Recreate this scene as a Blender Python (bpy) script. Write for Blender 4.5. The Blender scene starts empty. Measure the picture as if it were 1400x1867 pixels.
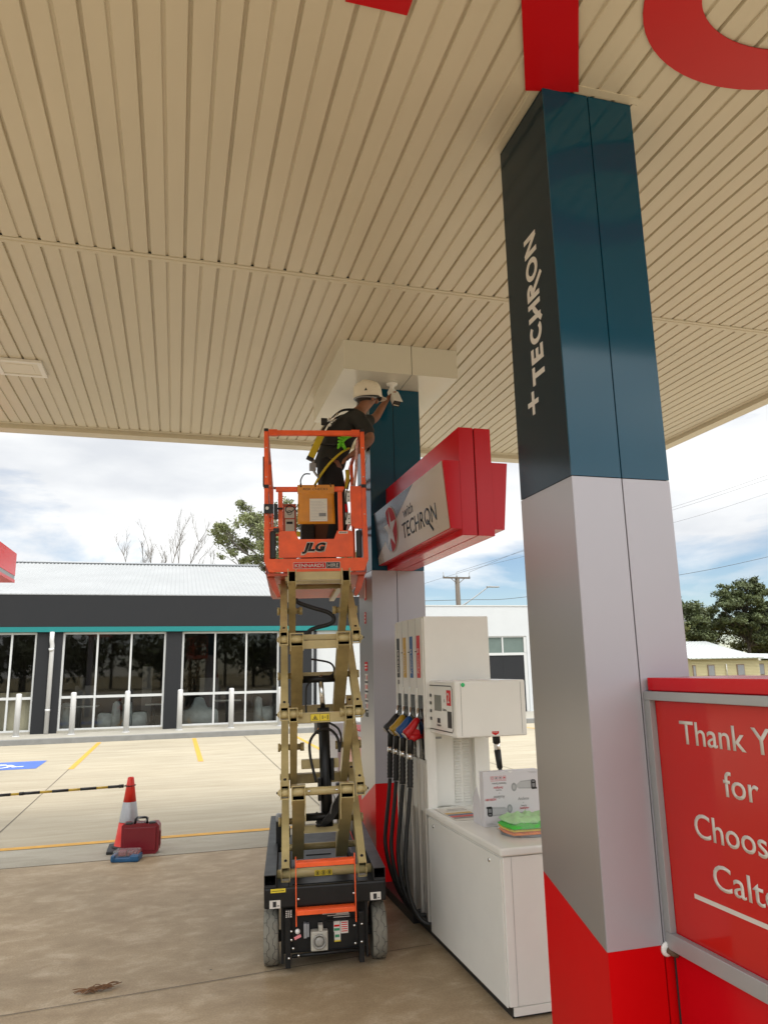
import bpy, bmesh, math, random
from mathutils import Vector, Matrix, Euler, noise
random.seed(7)
C = bpy.context.scene.collection
R = math.radians
# ---------------------------------------------------------------- camera, sky, sun, exposure
scn = bpy.context.scene
yaw, pit, rol = 0.275711558, 0.209583579, -0.0203447617
FW = Vector((math.sin(yaw)*math.cos(pit), math.cos(yaw)*math.cos(pit), math.sin(pit)))
RT = Vector((math.cos(yaw), -math.sin(yaw), 0)); UP = RT.cross(FW)
R2 = math.cos(rol)*RT + math.sin(rol)*UP; U2 = -math.sin(rol)*RT + math.cos(rol)*UP
cam_data = bpy.data.cameras.new('camera'); cam = bpy.data.objects.new('camera', cam_data); C.objects.link(cam)
M = Matrix((R2, U2, -FW)).transposed().to_4x4(); M.translation = (0, 0, 1.70); cam.matrix_world = M
cam_data.sensor_fit = 'VERTICAL'; cam_data.sensor_height = 24.0; cam_data.lens = 1337.2*24.0/1867
cam_data.clip_start = 0.05; cam_data.clip_end = 900
scn.camera = cam
SUN_EL, SUN_AZ = 64, 160           # azimuth the light comes from, clockwise from +Y
world = bpy.data.worlds.new('World'); scn.world = world; world.use_nodes = True
nt = world.node_tree; nt.nodes.clear(); N = nt.nodes.new; LK = nt.links.new
wo = N('ShaderNodeOutputWorld'); bg = N('ShaderNodeBackground'); bg.inputs[1].default_value = 1.0
sky = N('ShaderNodeTexSky'); sky.sky_type = 'NISHITA'; sky.sun_disc = False
sky.sun_elevation = R(SUN_EL); sky.sun_rotation = R(SUN_AZ); sky.altitude = 200; sky.dust_density = 0.15; sky.ozone_density = 2.5; sky.air_density = 1.0
sm = N('ShaderNodeVectorMath'); sm.operation = 'SCALE'; sm.inputs['Scale'].default_value = 0.085
LK(sky.outputs[0], sm.inputs[0])
tc = N('ShaderNodeTexCoord'); sep = N('ShaderNodeSeparateXYZ'); LK(tc.outputs['Generated'], sep.inputs[0])
mp = N('ShaderNodeMapping'); mp.inputs['Scale'].default_value = (1.0, 1.0, 3.6); mp.inputs['Location'].default_value = (0.35, 0.2, 0.62)
LK(tc.outputs['Generated'], mp.inputs[0])
n1 = N('ShaderNodeTexNoise'); n1.inputs['Scale'].default_value = 2.1; n1.inputs['Detail'].default_value = 9; n1.inputs['Roughness'].default_value = 0.56; n1.inputs['Distortion'].default_value = 0.25
LK(mp.outputs[0], n1.inputs['Vector'])
# more cover overhead, a clearer band low down
cov = N('ShaderNodeMapRange'); cov.inputs[1].default_value = 0.06; cov.inputs[2].default_value = 0.34; cov.inputs[3].default_value = -0.075; cov.inputs[4].default_value = 0.26
LK(sep.outputs['Z'], cov.inputs[0])
add = N('ShaderNodeMath'); add.operation = 'ADD'; LK(n1.outputs['Fac'], add.inputs[0]); LK(cov.outputs[0], add.inputs[1])
cr = N('ShaderNodeValToRGB'); cr.color_ramp.elements[0].position = 0.45; cr.color_ramp.elements[1].position = 0.57
LK(add.outputs[0], cr.inputs[0])
n2 = N('ShaderNodeTexNoise'); n2.inputs['Scale'].default_value = 3.4; n2.inputs['Detail'].default_value = 7; n2.inputs['Roughness'].default_value = 0.5
mp2 = N('ShaderNodeMapping'); mp2.inputs['Scale'].default_value = (1, 1, 3.0); mp2.inputs['Location'].default_value = (4.1, 1.3, 0.3)
LK(tc.outputs['Generated'], mp2.inputs[0]); LK(mp2.outputs[0], n2.inputs['Vector'])
cc = N('ShaderNodeValToRGB'); cc.color_ramp.elements[0].position = 0.36; cc.color_ramp.elements[1].position = 0.62
cc.color_ramp.elements[0].color = (0.54, 0.56, 0.59, 1); cc.color_ramp.elements[1].color = (0.77, 0.775, 0.77, 1)
LK(n2.outputs['Fac'], cc.inputs[0])
mix = N('ShaderNodeMix'); mix.data_type = 'RGBA'
# the cloud veil is brighter round the hidden sun
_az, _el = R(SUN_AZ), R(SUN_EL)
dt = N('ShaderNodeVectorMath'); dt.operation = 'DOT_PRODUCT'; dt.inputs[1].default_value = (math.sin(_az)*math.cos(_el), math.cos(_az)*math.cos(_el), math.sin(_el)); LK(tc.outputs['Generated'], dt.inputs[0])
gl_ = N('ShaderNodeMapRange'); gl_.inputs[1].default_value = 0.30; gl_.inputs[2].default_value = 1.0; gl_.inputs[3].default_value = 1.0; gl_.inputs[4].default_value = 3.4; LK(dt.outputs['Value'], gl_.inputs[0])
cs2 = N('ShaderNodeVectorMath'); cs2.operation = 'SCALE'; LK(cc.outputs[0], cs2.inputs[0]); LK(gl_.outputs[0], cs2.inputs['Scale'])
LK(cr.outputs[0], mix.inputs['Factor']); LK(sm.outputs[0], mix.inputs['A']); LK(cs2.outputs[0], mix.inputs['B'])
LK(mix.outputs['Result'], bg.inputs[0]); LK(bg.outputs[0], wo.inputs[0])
sd = bpy.data.lights.new('sun', 'SUN'); sd.energy = 1.5; sd.angle = R(20); sd.color = (1.0, 0.95, 0.87)
sun = bpy.data.objects.new('sun', sd); C.objects.link(sun)
az = R(SUN_AZ); el = R(SUN_EL)
sdir = Vector((math.sin(az)*math.cos(el), math.cos(az)*math.cos(el), math.sin(el)))
sun.rotation_euler = sdir.to_track_quat('Z', 'Y').to_euler()
scn.view_settings.view_transform = 'Standard'; scn.view_settings.look = 'None'
scn.view_settings.exposure = 0.56; scn.view_settings.gamma = 1.0
scn.cycles.max_bounces = 10; scn.cycles.diffuse_bounces = 5; scn.cycles.transparent_max_bounces = 12

# ---------------------------------------------------------------- materials
def mat(name, col, rough=0.5, metal=0.0, var=0.06, scale=6.0, bump=0.0, bscale=40.0, spec=0.5, coat=0.0, rvar=0.08, col2=None, stretch=(1, 1, 1), detail=5):
    m = bpy.data.materials.new(name); m.use_nodes = True; t = m.node_tree; b = t.nodes['Principled BSDF']
    b.inputs['Metallic'].default_value = metal; b.inputs['Specular IOR Level'].default_value = spec
    b.inputs['Coat Weight'].default_value = coat; b.inputs['Coat Roughness'].default_value = 0.06
    g = t.nodes.new('ShaderNodeTexCoord'); mpn = t.nodes.new('ShaderNodeMapping'); mpn.inputs['Scale'].default_value = stretch
    t.links.new(g.outputs['Object'], mpn.inputs[0])
    n = t.nodes.new('ShaderNodeTexNoise'); n.inputs['Scale'].default_value = scale; n.inputs['Detail'].default_value = detail; n.inputs['Roughness'].default_value = 0.6
    t.links.new(mpn.outputs[0], n.inputs['Vector'])
    r = t.nodes.new('ShaderNodeValToRGB'); r.color_ramp.elements[0].position = 0.3; r.color_ramp.elements[1].position = 0.7
    c2 = col2 if col2 else tuple(min(1, c*(1+var)) for c in col)
    c1 = col if col2 else tuple(c*(1-var) for c in col)
    r.color_ramp.elements[0].color = (*c1, 1); r.color_ramp.elements[1].color = (*c2, 1)
    t.links.new(n.outputs['Fac'], r.inputs[0]); t.links.new(r.outputs[0], b.inputs['Base Color'])
    mr = t.nodes.new('ShaderNodeMapRange'); mr.inputs[3].default_value = max(0.02, rough-rvar); mr.inputs[4].default_value = min(1, rough+rvar)
    t.links.new(n.outputs['Fac'], mr.inputs[0]); t.links.new(mr.outputs[0], b.inputs['Roughness'])
    if bump > 0:
        n3 = t.nodes.new('ShaderNodeTexNoise'); n3.inputs['Scale'].default_value = bscale; n3.inputs['Detail'].default_value = 4
        t.links.new(mpn.outputs[0], n3.inputs['Vector'])
        bp = t.nodes.new('ShaderNodeBump'); bp.inputs['Strength'].default_value = bump; bp.inputs['Distance'].default_value = 0.01
        t.links.new(n3.outputs['Fac'], bp.inputs['Height']); t.links.new(bp.outputs[0], b.inputs['Normal'])
    return m

def concrete(name, a, b_, c, sc, stretch, rough=0.75, spots=0.0, grime=0.35, dist=1.1):
    """broomed concrete: broad blotches, long streaks, small dark specks"""
    m = bpy.data.materials.new(name); m.use_nodes = True; t = m.node_tree; bs = t.nodes['Principled BSDF']
    n_ = t.nodes.new; l = t.links.new
    g = n_('ShaderNodeTexCoord'); m1 = n_('ShaderNodeMapping'); m1.inputs['Scale'].default_value = stretch; l(g.outputs['Object'], m1.inputs[0])
    a1 = n_('ShaderNodeTexNoise'); a1.inputs['Scale'].default_value = sc; a1.inputs['Detail'].default_value = 8; a1.inputs['Roughness'].default_value = 0.68; a1.inputs['Distortion'].default_value = dist
    l(m1.outputs[0], a1.inputs['Vector'])
    r1 = n_('ShaderNodeValToRGB'); e = r1.color_ramp.elements
    e[0].position = 0.3; e[0].color = (*a, 1); e[1].position = 0.74; e[1].color = (*c, 1)
    k = e.new(0.52); k.color = (*b_, 1); l(a1.outputs['Fac'], r1.inputs[0])
    a2 = n_('ShaderNodeTexNoise'); a2.inputs['Scale'].default_value = 0.45; a2.inputs['Detail'].default_value = 6; l(g.outputs['Object'], a2.inputs['Vector'])
    r2 = n_('ShaderNodeMapRange'); r2.inputs[1].default_value = 0.3; r2.inputs[2].default_value = 0.7; r2.inputs[3].default_value = 1-grime*0.5; r2.inputs[4].default_value = 1.08; l(a2.outputs['Fac'], r2.inputs[0])
    mm = n_('ShaderNodeVectorMath'); mm.operation = 'SCALE'; l(r1.outputs[0], mm.inputs[0]); l(r2.outputs[0], mm.inputs['Scale'])
    a3 = n_('ShaderNodeTexNoise'); a3.inputs['Scale'].default_value = 90; a3.inputs['Detail'].default_value = 3; l(g.outputs['Object'], a3.inputs['Vector'])
    r3 = n_('ShaderNodeMapRange'); r3.inputs[1].default_value = 0.3; r3.inputs[2].default_value = 0.7; r3.inputs[3].default_value = 0.84; r3.inputs[4].default_value = 1.12; l(a3.outputs['Fac'], r3.inputs[0])
    m3 = n_('ShaderNodeVectorMath'); m3.operation = 'SCALE'; l(mm.outputs[0], m3.inputs[0]); l(r3.outputs[0], m3.inputs['Scale'])
    # specks
    v = n_('ShaderNodeTexVoronoi'); v.inputs['Scale'].default_value = 3.2; l(g.outputs['Object'], v.inputs['Vector'])
    r4 = n_('ShaderNodeMapRange'); r4.inputs[1].default_value = 0.012; r4.inputs[2].default_value = 0.035; r4.inputs[3].default_value = 1-spots; r4.inputs[4].default_value = 1.0; l(v.outputs['Distance'], r4.inputs[0])
    m4 = n_('ShaderNodeVectorMath'); m4.operation = 'SCALE'; l(m3.outputs[0], m4.inputs[0]); l(r4.outputs[0], m4.inputs['Scale'])
    a5 = n_('ShaderNodeTexNoise'); a5.inputs['Scale'].default_value = 2.6; a5.inputs['Detail'].default_value = 7; a5.inputs['Roughness'].default_value = 0.7; a5.inputs['Distortion'].default_value = 0.6; l(g.outputs['Object'], a5.inputs['Vector'])
    r5 = n_('ShaderNodeMapRange'); r5.inputs[1].default_value = 0.60; r5.inputs[2].default_value = 0.78; r5.inputs[3].default_value = 1.0; r5.inputs[4].default_value = 1.0-spots*0.28; l(a5.outputs['Fac'], r5.inputs[0])
    m5 = n_('ShaderNodeVectorMath'); m5.operation = 'SCALE'; l(m4.outputs[0], m5.inputs[0]); l(r5.outputs[0], m5.inputs['Scale']); m4 = m5
    l(m4.outputs[0], bs.inputs['Base Color']); bs.inputs['Roughness'].default_value = rough; bs.inputs['Specular IOR Level'].default_value = 0.35
    bp = n_('ShaderNodeBump'); bp.inputs['Strength'].default_value = 0.25; bp.inputs['Distance'].default_value = 0.004; l(a3.outputs['Fac'], bp.inputs['Height']); l(bp.outputs[0], bs.inputs['Normal'])
    return m

m_fore = concrete('forecourt concrete', (0.320, 0.235, 0.138), (0.410, 0.312, 0.192), (0.57, 0.462, 0.325), 4.2, (0.9, 1.35, 1), 0.5, 0.9, 0.5, 0.35)
m_apron = concrete('apron concrete', (0.315, 0.270, 0.190), (0.375, 0.328, 0.240), (0.435, 0.388, 0.295), 1.3, (0.45, 3.2, 1), 0.8, 0.25, 0.15)
m_band = concrete('grey edge concrete', (0.31, 0.285, 0.22), (0.37, 0.34, 0.27), (0.42, 0.39, 0.32), 1.8, (0.6, 2.2, 1), 0.8, 0.2, 0.2)
m_path = concrete('path concrete', (0.30, 0.28, 0.235), (0.34, 0.32, 0.27), (0.38, 0.35, 0.30), 2.0, (1, 1, 1), 0.8, 0.1, 0.2)
m_kerb = mat('kerb concrete', (0.20, 0.20, 0.19), 0.85, var=0.12, scale=4)
m_joint = mat('joint dark', (0.10, 0.085, 0.065), 0.9)
m_yline = mat('yellow road paint', (0.60, 0.32, 0.045), 0.6, var=0.14, scale=9)
m_blue_road = mat('blue road paint', (0.07, 0.14, 0.45), 0.6, var=0.12, scale=8)
m_white_road = mat('white road paint', (0.75, 0.76, 0.76), 0.6)
m_soffit = mat('cream soffit steel', (0.575, 0.525, 0.415), 0.38, var=0.07, scale=0.9, rvar=0.05, stretch=(1, 0.3, 1))
m_trim = mat('cream trim steel', (0.59, 0.54, 0.425), 0.42, var=0.03)
m_bulk = mat('gloss white panel', (0.62, 0.60, 0.52), 0.12, var=0.025, scale=2, spec=0.6, rvar=0.04)
m_blue = mat('gloss teal blue panel', (0.001, 0.060, 0.110), 0.10, var=0.05, scale=1.2, spec=0.35, rvar=0.03, bump=0.10, bscale=0.9)
m_navy = mat('gloss charcoal panel', (0.003, 0.017, 0.028), 0.14, var=0.08, scale=1.2, spec=0.20, rvar=0.03, bump=0.08, bscale=1.1)
m_silver = mat('lilac silver panel', (0.41, 0.40, 0.435), 0.36, metal=0.25, var=0.02, scale=1.2, rvar=0.02, bump=0.08, bscale=1.2)
m_silver2 = mat('brushed warm silver', (0.38, 0.365, 0.36), 0.30, metal=0.6, var=0.02, scale=1.2, rvar=0.015, stretch=(1, 1, 0.4))
m_red = mat('gloss red panel', (0.56, 0.002, 0.008), 0.24, var=0.04, scale=1.5, spec=0.32, rvar=0.04)
m_redb = mat('column red film', (0.58, 0.001, 0.003), 0.36, var=0.05, scale=1.5, spec=0.2)
m_redletter = mat('red soffit lettering', (0.50, 0.004, 0.008), 0.30, var=0.05, scale=1, spec=0.4)
m_white_txt = mat('off white lettering', (0.62, 0.58, 0.53), 0.5, var=0.02)
m_black = mat('black plastic', (0.012, 0.012, 0.013), 0.45, var=0.2, scale=20)
m_blackgloss = mat('black gloss', (0.008, 0.008, 0.009), 0.15)
m_rubber = mat('black rubber', (0.012, 0.012, 0.012), 0.55, var=0.2, scale=30, bump=0.1)
m_seam = mat('dark seam', (0.02, 0.02, 0.022), 0.8)
m_chrome = mat('bright metal', (0.75, 0.74, 0.72), 0.22, metal=1.0, var=0.05)
m_pump = mat('pump off white enamel', (0.76, 0.75, 0.70), 0.20, var=0.035, scale=2.5, spec=0.5, rvar=0.06, bump=0.05, bscale=1.5)
m_pumpw = mat('pump white enamel', (0.74, 0.73, 0.68), 0.3, var=0.02, scale=3)
m_pumpsilver = mat('pump satin metal', (0.50, 0.485, 0.45), 0.28, metal=0.55, var=0.05, scale=2, stretch=(1, 1, 0.2))
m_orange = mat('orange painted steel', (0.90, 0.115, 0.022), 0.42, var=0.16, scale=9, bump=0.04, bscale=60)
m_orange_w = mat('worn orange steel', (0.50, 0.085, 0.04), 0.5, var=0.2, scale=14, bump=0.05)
m_khaki = mat('sand painted steel', (0.47, 0.38, 0.18), 0.36, var=0.16, scale=7, bump=0.03, bscale=50)
m_khaki_d = mat('sand painted steel worn', (0.36, 0.285, 0.13), 0.42, var=0.2, scale=10, bump=0.04)
m_tyre = mat('grey non marking tyre', (0.20, 0.19, 0.155), 0.85, var=0.15, scale=18, bump=0.2, bscale=60)
m_blackpaint = mat('black painted steel', (0.0085, 0.0085, 0.0085), 0.42, var=0.4, scale=8, rvar=0.16, spec=0.32)
m_greydeck = mat('dark moulded cover', (0.014, 0.014, 0.014), 0.42, var=0.3, scale=7, rvar=0.14, spec=0.3)
m_railgrey = mat('grey black rail', (0.014, 0.0145, 0.016), 0.40, var=0.4, scale=9, rvar=0.14, spec=0.4)
m_pouch = mat('orange vinyl pouch', (0.62, 0.235, 0.012), 0.38, var=0.12, scale=14, bump=0.5, bscale=18)
m_paper = mat('paper', (0.66, 0.63, 0.57), 0.7, var=0.05, scale=30)
m_white = mat('white plastic', (0.74, 0.73, 0.70), 0.4, var=0.02)
m_whitepaint = mat('white paint', (0.58, 0.58, 0.57), 0.5, var=0.02)
m_lens = mat('light diffuser', (0.66, 0.62, 0.52), 0.35, var=0.03)
m_ysticker = mat('yellow sticker', (0.72, 0.56, 0.03), 0.5, var=0.04)
m_green = mat('green sticker', (0.04, 0.50, 0.16), 0.5)
m_glassdark = mat('smoked lens', (0.01, 0.01, 0.012), 0.08, spec=0.7)
m_lcd = mat('grey lcd', (0.17, 0.17, 0.14), 0.2)
m_charcoal = mat('charcoal render', (0.0105, 0.0115, 0.0135), 0.85, var=0.10, scale=3, bump=0.35, bscale=60)
m_teal = mat('teal fascia strip', (0.0, 0.165, 0.165), 0.45, var=0.03)
m_white_wall = mat('white rendered wall', (0.50, 0.52, 0.53), 0.8, var=0.03, scale=1.5)
m_frame = mat('white aluminium', (0.52, 0.53, 0.52), 0.45, var=0.02)
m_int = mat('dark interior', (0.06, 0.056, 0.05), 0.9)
m_cover = mat('silver grey chair cover', (0.55, 0.60, 0.61), 0.6, var=0.15, scale=8, bump=0.8, bscale=14)
m_wood = mat('weathered pole timber', (0.12, 0.10, 0.08), 0.85, var=0.2, scale=5, stretch=(1, 1, 0.15))
m_galv = mat('galvanised steel', (0.32, 0.33, 0.34), 0.5, metal=0.4)
m_wire = mat('overhead wire', (0.06, 0.06, 0.065), 0.6)
m_cream_wall = mat('cream weatherboard', (0.48, 0.43, 0.25), 0.7, var=0.03)
m_win_dark = mat('dark window glass', (0.05, 0.055, 0.06), 0.1)
m_shirt = mat('charcoal shirt', (0.022, 0.021, 0.018), 0.85, var=0.25, scale=9, bump=1.0, bscale=14)
m_trouser = mat('black trousers', (0.005, 0.005, 0.006), 0.85, var=0.2, scale=9, bump=0.5, bscale=14)
m_skin = mat('tanned skin', (0.23, 0.10, 0.055), 0.55, var=0.22, scale=12)
m_hair = mat('dark hair', (0.03, 0.022, 0.016), 0.8)
m_helmet = mat('cream hard hat', (0.72, 0.66, 0.55), 0.28, var=0.02)
m_yweb = mat('yellow webbing', (0.55, 0.42, 0.02), 0.7, var=0.1, scale=30)
m_hiviz = mat('lime glove', (0.16, 0.62, 0.03), 0.7, var=0.1, scale=18, bump=0.4)
m_case = mat('crimson plastic case', (0.20, 0.006, 0.014), 0.35, var=0.06, scale=5)
m_conered = mat('red orange cone', (0.72, 0.030, 0.016), 0.4, var=0.05)
m_refl = mat('silver reflective sleeve', (0.42, 0.43, 0.45), 0.35, metal=0.2, var=0.06, scale=25)
m_leaf_dry = mat('dry brown leaf', (0.16, 0.075, 0.03), 0.8, var=0.3, scale=20)
m_leaf1 = mat('eucalypt leaf', (0.17, 0.19, 0.075), 0.6, var=0.4, scale=0.9)
m_leaf2 = mat('dark pine leaf', (0.075, 0.095, 0.034), 0.65, var=0.45, scale=0.5)
m_leaf3 = mat('olive leaf', (0.13, 0.14, 0.045), 0.65, var=0.4, scale=0.6)
m_bark = mat('grey bark', (0.17, 0.15, 0.13), 0.85, var=0.25, scale=4)
m_barkd = mat('dark bark', (0.06, 0.05, 0.04), 0.9, var=0.25, scale=4)
m_grass = mat('dry grass', (0.22, 0.17, 0.07), 0.9, var=0.3, scale=0.6)
m_trans = bpy.data.materials.new('tinted shop glass'); m_trans.use_nodes = True
_t = m_trans.node_tree; _t.nodes.clear()
_o = _t.nodes.new('ShaderNodeOutputMaterial'); _a = _t.nodes.new('ShaderNodeBsdfTransparent'); _a.inputs[0].default_value = (0.80, 0.83, 0.81, 1)
_g = _t.nodes.new('ShaderNodeBsdfGlossy'); _g.inputs['Roughness'].default_value = 0.02; _g.inputs[0].default_value = (0.9, 0.9, 0.9, 1)
_f = _t.nodes.new('ShaderNodeFresnel'); _f.inputs[0].default_value = 1.6; _m = _t.nodes.new('ShaderNodeMixShader')
_t.links.new(_f.outputs[0], _m.inputs[0]); _t.links.new(_a.outputs[0], _m.inputs[1]); _t.links.new(_g.outputs[0], _m.inputs[2]); _t.links.new(_m.outputs[0], _o.inputs[0])
m_film = bpy.data.materials.new('clear plastic'); m_film.use_nodes = True
_t = m_film.node_tree; _b = _t.nodes['Principled BSDF']; _b.inputs['Base Color'].default_value = (0.75, 0.78, 0.78, 1); _b.inputs['Alpha'].default_value = 0.16; _b.inputs['Roughness'].default_value = 0.12

# ---------------------------------------------------------------- mesh building
WM = {}
class MB:
    def __init__(s): s.bm = bmesh.new()
    def _mark(s): s.n0 = len(s.bm.faces)
    def _setm(s, n0, mi):
        s.bm.faces.ensure_lookup_table()
        for f in s.bm.faces[n0:]: f.material_index = mi
    def face(s, pts, mi=0):
        f = s.bm.faces.new([s.bm.verts.new(p) for p in pts]); f.material_index = mi; return s
    def box(s, x0, x1, y0, y1, z0, z1, mi=0, bev=0.0, M=None, seg=2):
        t = bmesh.new(); bmesh.ops.create_cube(t, size=1)
        for v in t.verts: v.co = Vector(((x0+x1)/2+v.co.x*(x1-x0), (y0+y1)/2+v.co.y*(y1-y0), (z0+z1)/2+v.co.z*(z1-z0)))
        if bev > 0: bmesh.ops.bevel(t, geom=t.edges[:], offset=bev, segments=seg, affect='EDGES', profile=0.6)
        s.merge(t, mi, M); return s
    def merge(s, t, mi=None, M=None):
        d = {}
        for v in t.verts: d[v] = s.bm.verts.new(M @ v.co if M else v.co)
        for f in t.faces:
            try:
                g = s.bm.faces.new([d[v] for v in f.verts]); g.material_index = f.material_index if mi is None else mi; g.smooth = f.smooth
            except ValueError: pass
        t.free()
    def prism(s, poly, ax, a, b, mi=0, M=None):
        """extrude a 2D outline along axis ax; outline coordinates are the two other axes in order"""
        def P(p, t):
            if ax == 'x': q = (t, p[0], p[1])
            elif ax == 'y': q = (p[0], t, p[1])
            else: q = (p[0], p[1], t)
            q = Vector(q); return M @ q if M else q
        v0 = [s.bm.verts.new(P(p, a)) for p in poly]; v1 = [s.bm.verts.new(P(p, b)) for p in poly]; n = len(poly)
        for q in (v0[::-1], v1): s.bm.faces.new(q).material_index = mi
        for i in range(n): s.bm.faces.new((v0[i], v0[(i+1) % n], v1[(i+1) % n], v1[i])).material_index = mi
        return s
    def tube(s, pts, r, n=8, mi=0, cap=True, flat=1.0, smooth=True):
        """tube through points; r a number or a list; flat squashes it sideways"""
        pts = [Vector(p) for p in pts]; k = len(pts); rs = r if isinstance(r, (list, tuple)) else [r]*k
        rings = []; up = None
        for i, p in enumerate(pts):
            d = (pts[min(i+1, k-1)]-pts[max(i-1, 0)]).normalized()
            if up is None:
                up = Vector((0, 0, 1)) if abs(d.z) < 0.9 else Vector((0, 1, 0))
            a = d.cross(up)
            if a.length < 1e-4: a = d.cross(Vector((1, 0, 0)))
            a.normalize(); b = a.cross(d).normalized(); up = b
            rings.append([s.bm.verts.new(p+a*math.cos(2*math.pi*j/n)*rs[i]+b*math.sin(2*math.pi*j/n)*rs[i]*flat) for j in range(n)])
        for i in range(k-1):
            for j in range(n):
                f = s.bm.faces.new((rings[i][j], rings[i][(j+1) % n], rings[i+1][(j+1) % n], rings[i+1][j])); f.material_index = mi; f.smooth = smooth
        if cap:
            s.bm.faces.new(rings[0][::-1]).material_index = mi; s.bm.faces.new(rings[-1]).material_index = mi
        return s
    def cyl(s, p0, p1, r, n=20, mi=0, r2=None): return s.tube([p0, p1], [r, r if r2 is None else r2], n, mi)
    def lathe(s, prof, org=(0, 0, 0), n=32, mi=0, M=None):
        rings = []
        for r, z in prof:
            ring = []
            for j in range(n):
                a = 2*math.pi*j/n; p = Vector((r*math.cos(a), r*math.sin(a), z))
                p = (M @ p) if M else p+Vector(org); ring.append(s.bm.verts.new(p))
            rings.append(ring)
        for i in range(len(prof)-1):
            for j in range(n):
                f = s.bm.faces.new((rings[i][j], rings[i][(j+1) % n], rings[i+1][(j+1) % n], rings[i+1][j])); f.material_index = mi; f.smooth = True
        for q, ok in ((rings[0][::-1], prof[0][0] > 1e-4), (rings[-1], prof[-1][0] > 1e-4)):
            if ok: s.bm.faces.new(q).material_index = mi
        return s
    def rtube(s, p0, p1, w, h, side, t=0.005, mi=0, mi_in=1):
        """hollow rectangular tube from p0 to p1; side = sideways unit vector"""
        p0, p1, side = Vector(p0), Vector(p1), Vector(side).normalized(); d = (p1-p0).normalized(); up = side.cross(d).normalized()
        if up.z < 0: up = -up
        def ring(p, w, h): return [s.bm.verts.new(p+side*a*w/2+up*b*h/2) for a, b in ((-1, -1), (1, -1), (1, 1), (-1, 1))]
        o0, o1, i0, i1 = ring(p0, w, h), ring(p1, w, h), ring(p0, w-2*t, h-2*t), ring(p1, w-2*t, h-2*t)
        for j in range(4):
            k = (j+1) % 4
            s.bm.faces.new((o0[j], o0[k], o1[k], o1[j])).material_index = mi
            s.bm.faces.new((i0[k], i0[j], i1[j], i1[k])).material_index = mi_in
            s.bm.faces.new((o0[k], o0[j], i0[j], i0[k])).material_index = mi
            s.bm.faces.new((o1[j], o1[k], i1[k], i1[j])).material_index = mi
        return s
    def build(s, name, mats, parent=None, local=False, smooth=False, label=None, kind=None):
        bmesh.ops.recalc_face_normals(s.bm, faces=s.bm.faces[:])
        if smooth:
            for f in s.bm.faces: f.smooth = True
        me = bpy.data.meshes.new(name); s.bm.to_mesh(me); s.bm.free()
        o = bpy.data.objects.new(name, me); C.objects.link(o)
        for m in (mats if isinstance(mats, (list, tuple)) else [mats]): me.materials.append(m)
        W = Matrix.Identity(4)
        if parent is not None:
            o.parent = parent; W = WM[parent.name]
            if not local: me.transform(W.inverted())
        WM[o.name] = W
        if label: o['label'] = label
        if kind: o['kind'] = kind
        if smooth:
            try: me.shade_smooth_by_angle(R(40)) if hasattr(me, 'shade_smooth_by_angle') else None
            except Exception: pass
        return o

def empty(name, label, cat, loc=(0, 0, 0), rot=(0, 0, 0), group=None):
    o = bpy.data.objects.new(name, None); C.objects.link(o); o.empty_display_size = 0.1
    o.location = loc; o.rotation_euler = rot
    WM[o.name] = Matrix.LocRotScale(Vector(loc), Euler(rot), None)
    o['label'] = label; o['category'] = cat
    if group: o['group'] = group
    return o
def tag(o, label, cat, group=None):
    o['label'] = label; o['category'] = cat
    if group: o['group'] = group
    return o
def copy_tree(o, parent=None):
    c = o.copy(); C.objects.link(c); c.parent = parent
    for ch in [x for x in bpy.data.objects if x.parent == o]: copy_tree(ch, c)
    return c

_tc = {}
def text_bm(body, h, w=None, thick=0.0, shear=0.0, bold=0.0, lw=1.0, align='L', spacing=1.0):
    """text as a bmesh in the xy plane, cap height h, optional total width w"""
    cu = bpy.data.curves.new('t', 'FONT'); cu.body = body; cu.size = 1; cu.offset = bold; cu.space_character = spacing; cu.resolution_u = 4
    ob = bpy.data.objects.new('t', cu); C.objects.link(ob); dg = bpy.context.evaluated_depsgraph_get()
    me = bpy.data.meshes.new_from_object(ob.evaluated_get(dg)); bpy.data.objects.remove(ob); bpy.data.curves.remove(cu)
    t = bmesh.new(); t.from_mesh(me); bpy.data.meshes.remove(me)
    cap = 0.70
    bold = min(bold, 0.012) if h < 0.06 and bold < 0.05 else bold
    xs = [v.co.x for v in t.verts]; x0, x1 = min(xs), max(xs); sy = h/cap; sx = (w/(x1-x0)) if w else sy*lw
    off = {'L': x0, 'C': (x0+x1)/2, 'R': x1}[align]
    for v in t.verts: v.co = Vector(((v.co.x-off)*sx+v.co.y*sy*shear, v.co.y*sy, 0))
    if thick > 0:
        r = bmesh.ops.extrude_face_region(t, geom=t.faces[:])
        for g in r['geom']:
            if isinstance(g, bmesh.types.BMVert): g.co.z += thick
    return t
def frame(org, xdir, ydir):
    x = Vector(xdir).normalized(); y = Vector(ydir).normalized(); z = x.cross(y)
    m = Matrix((x, y, z)).transposed().to_4x4(); m.translation = Vector(org); return m
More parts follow.
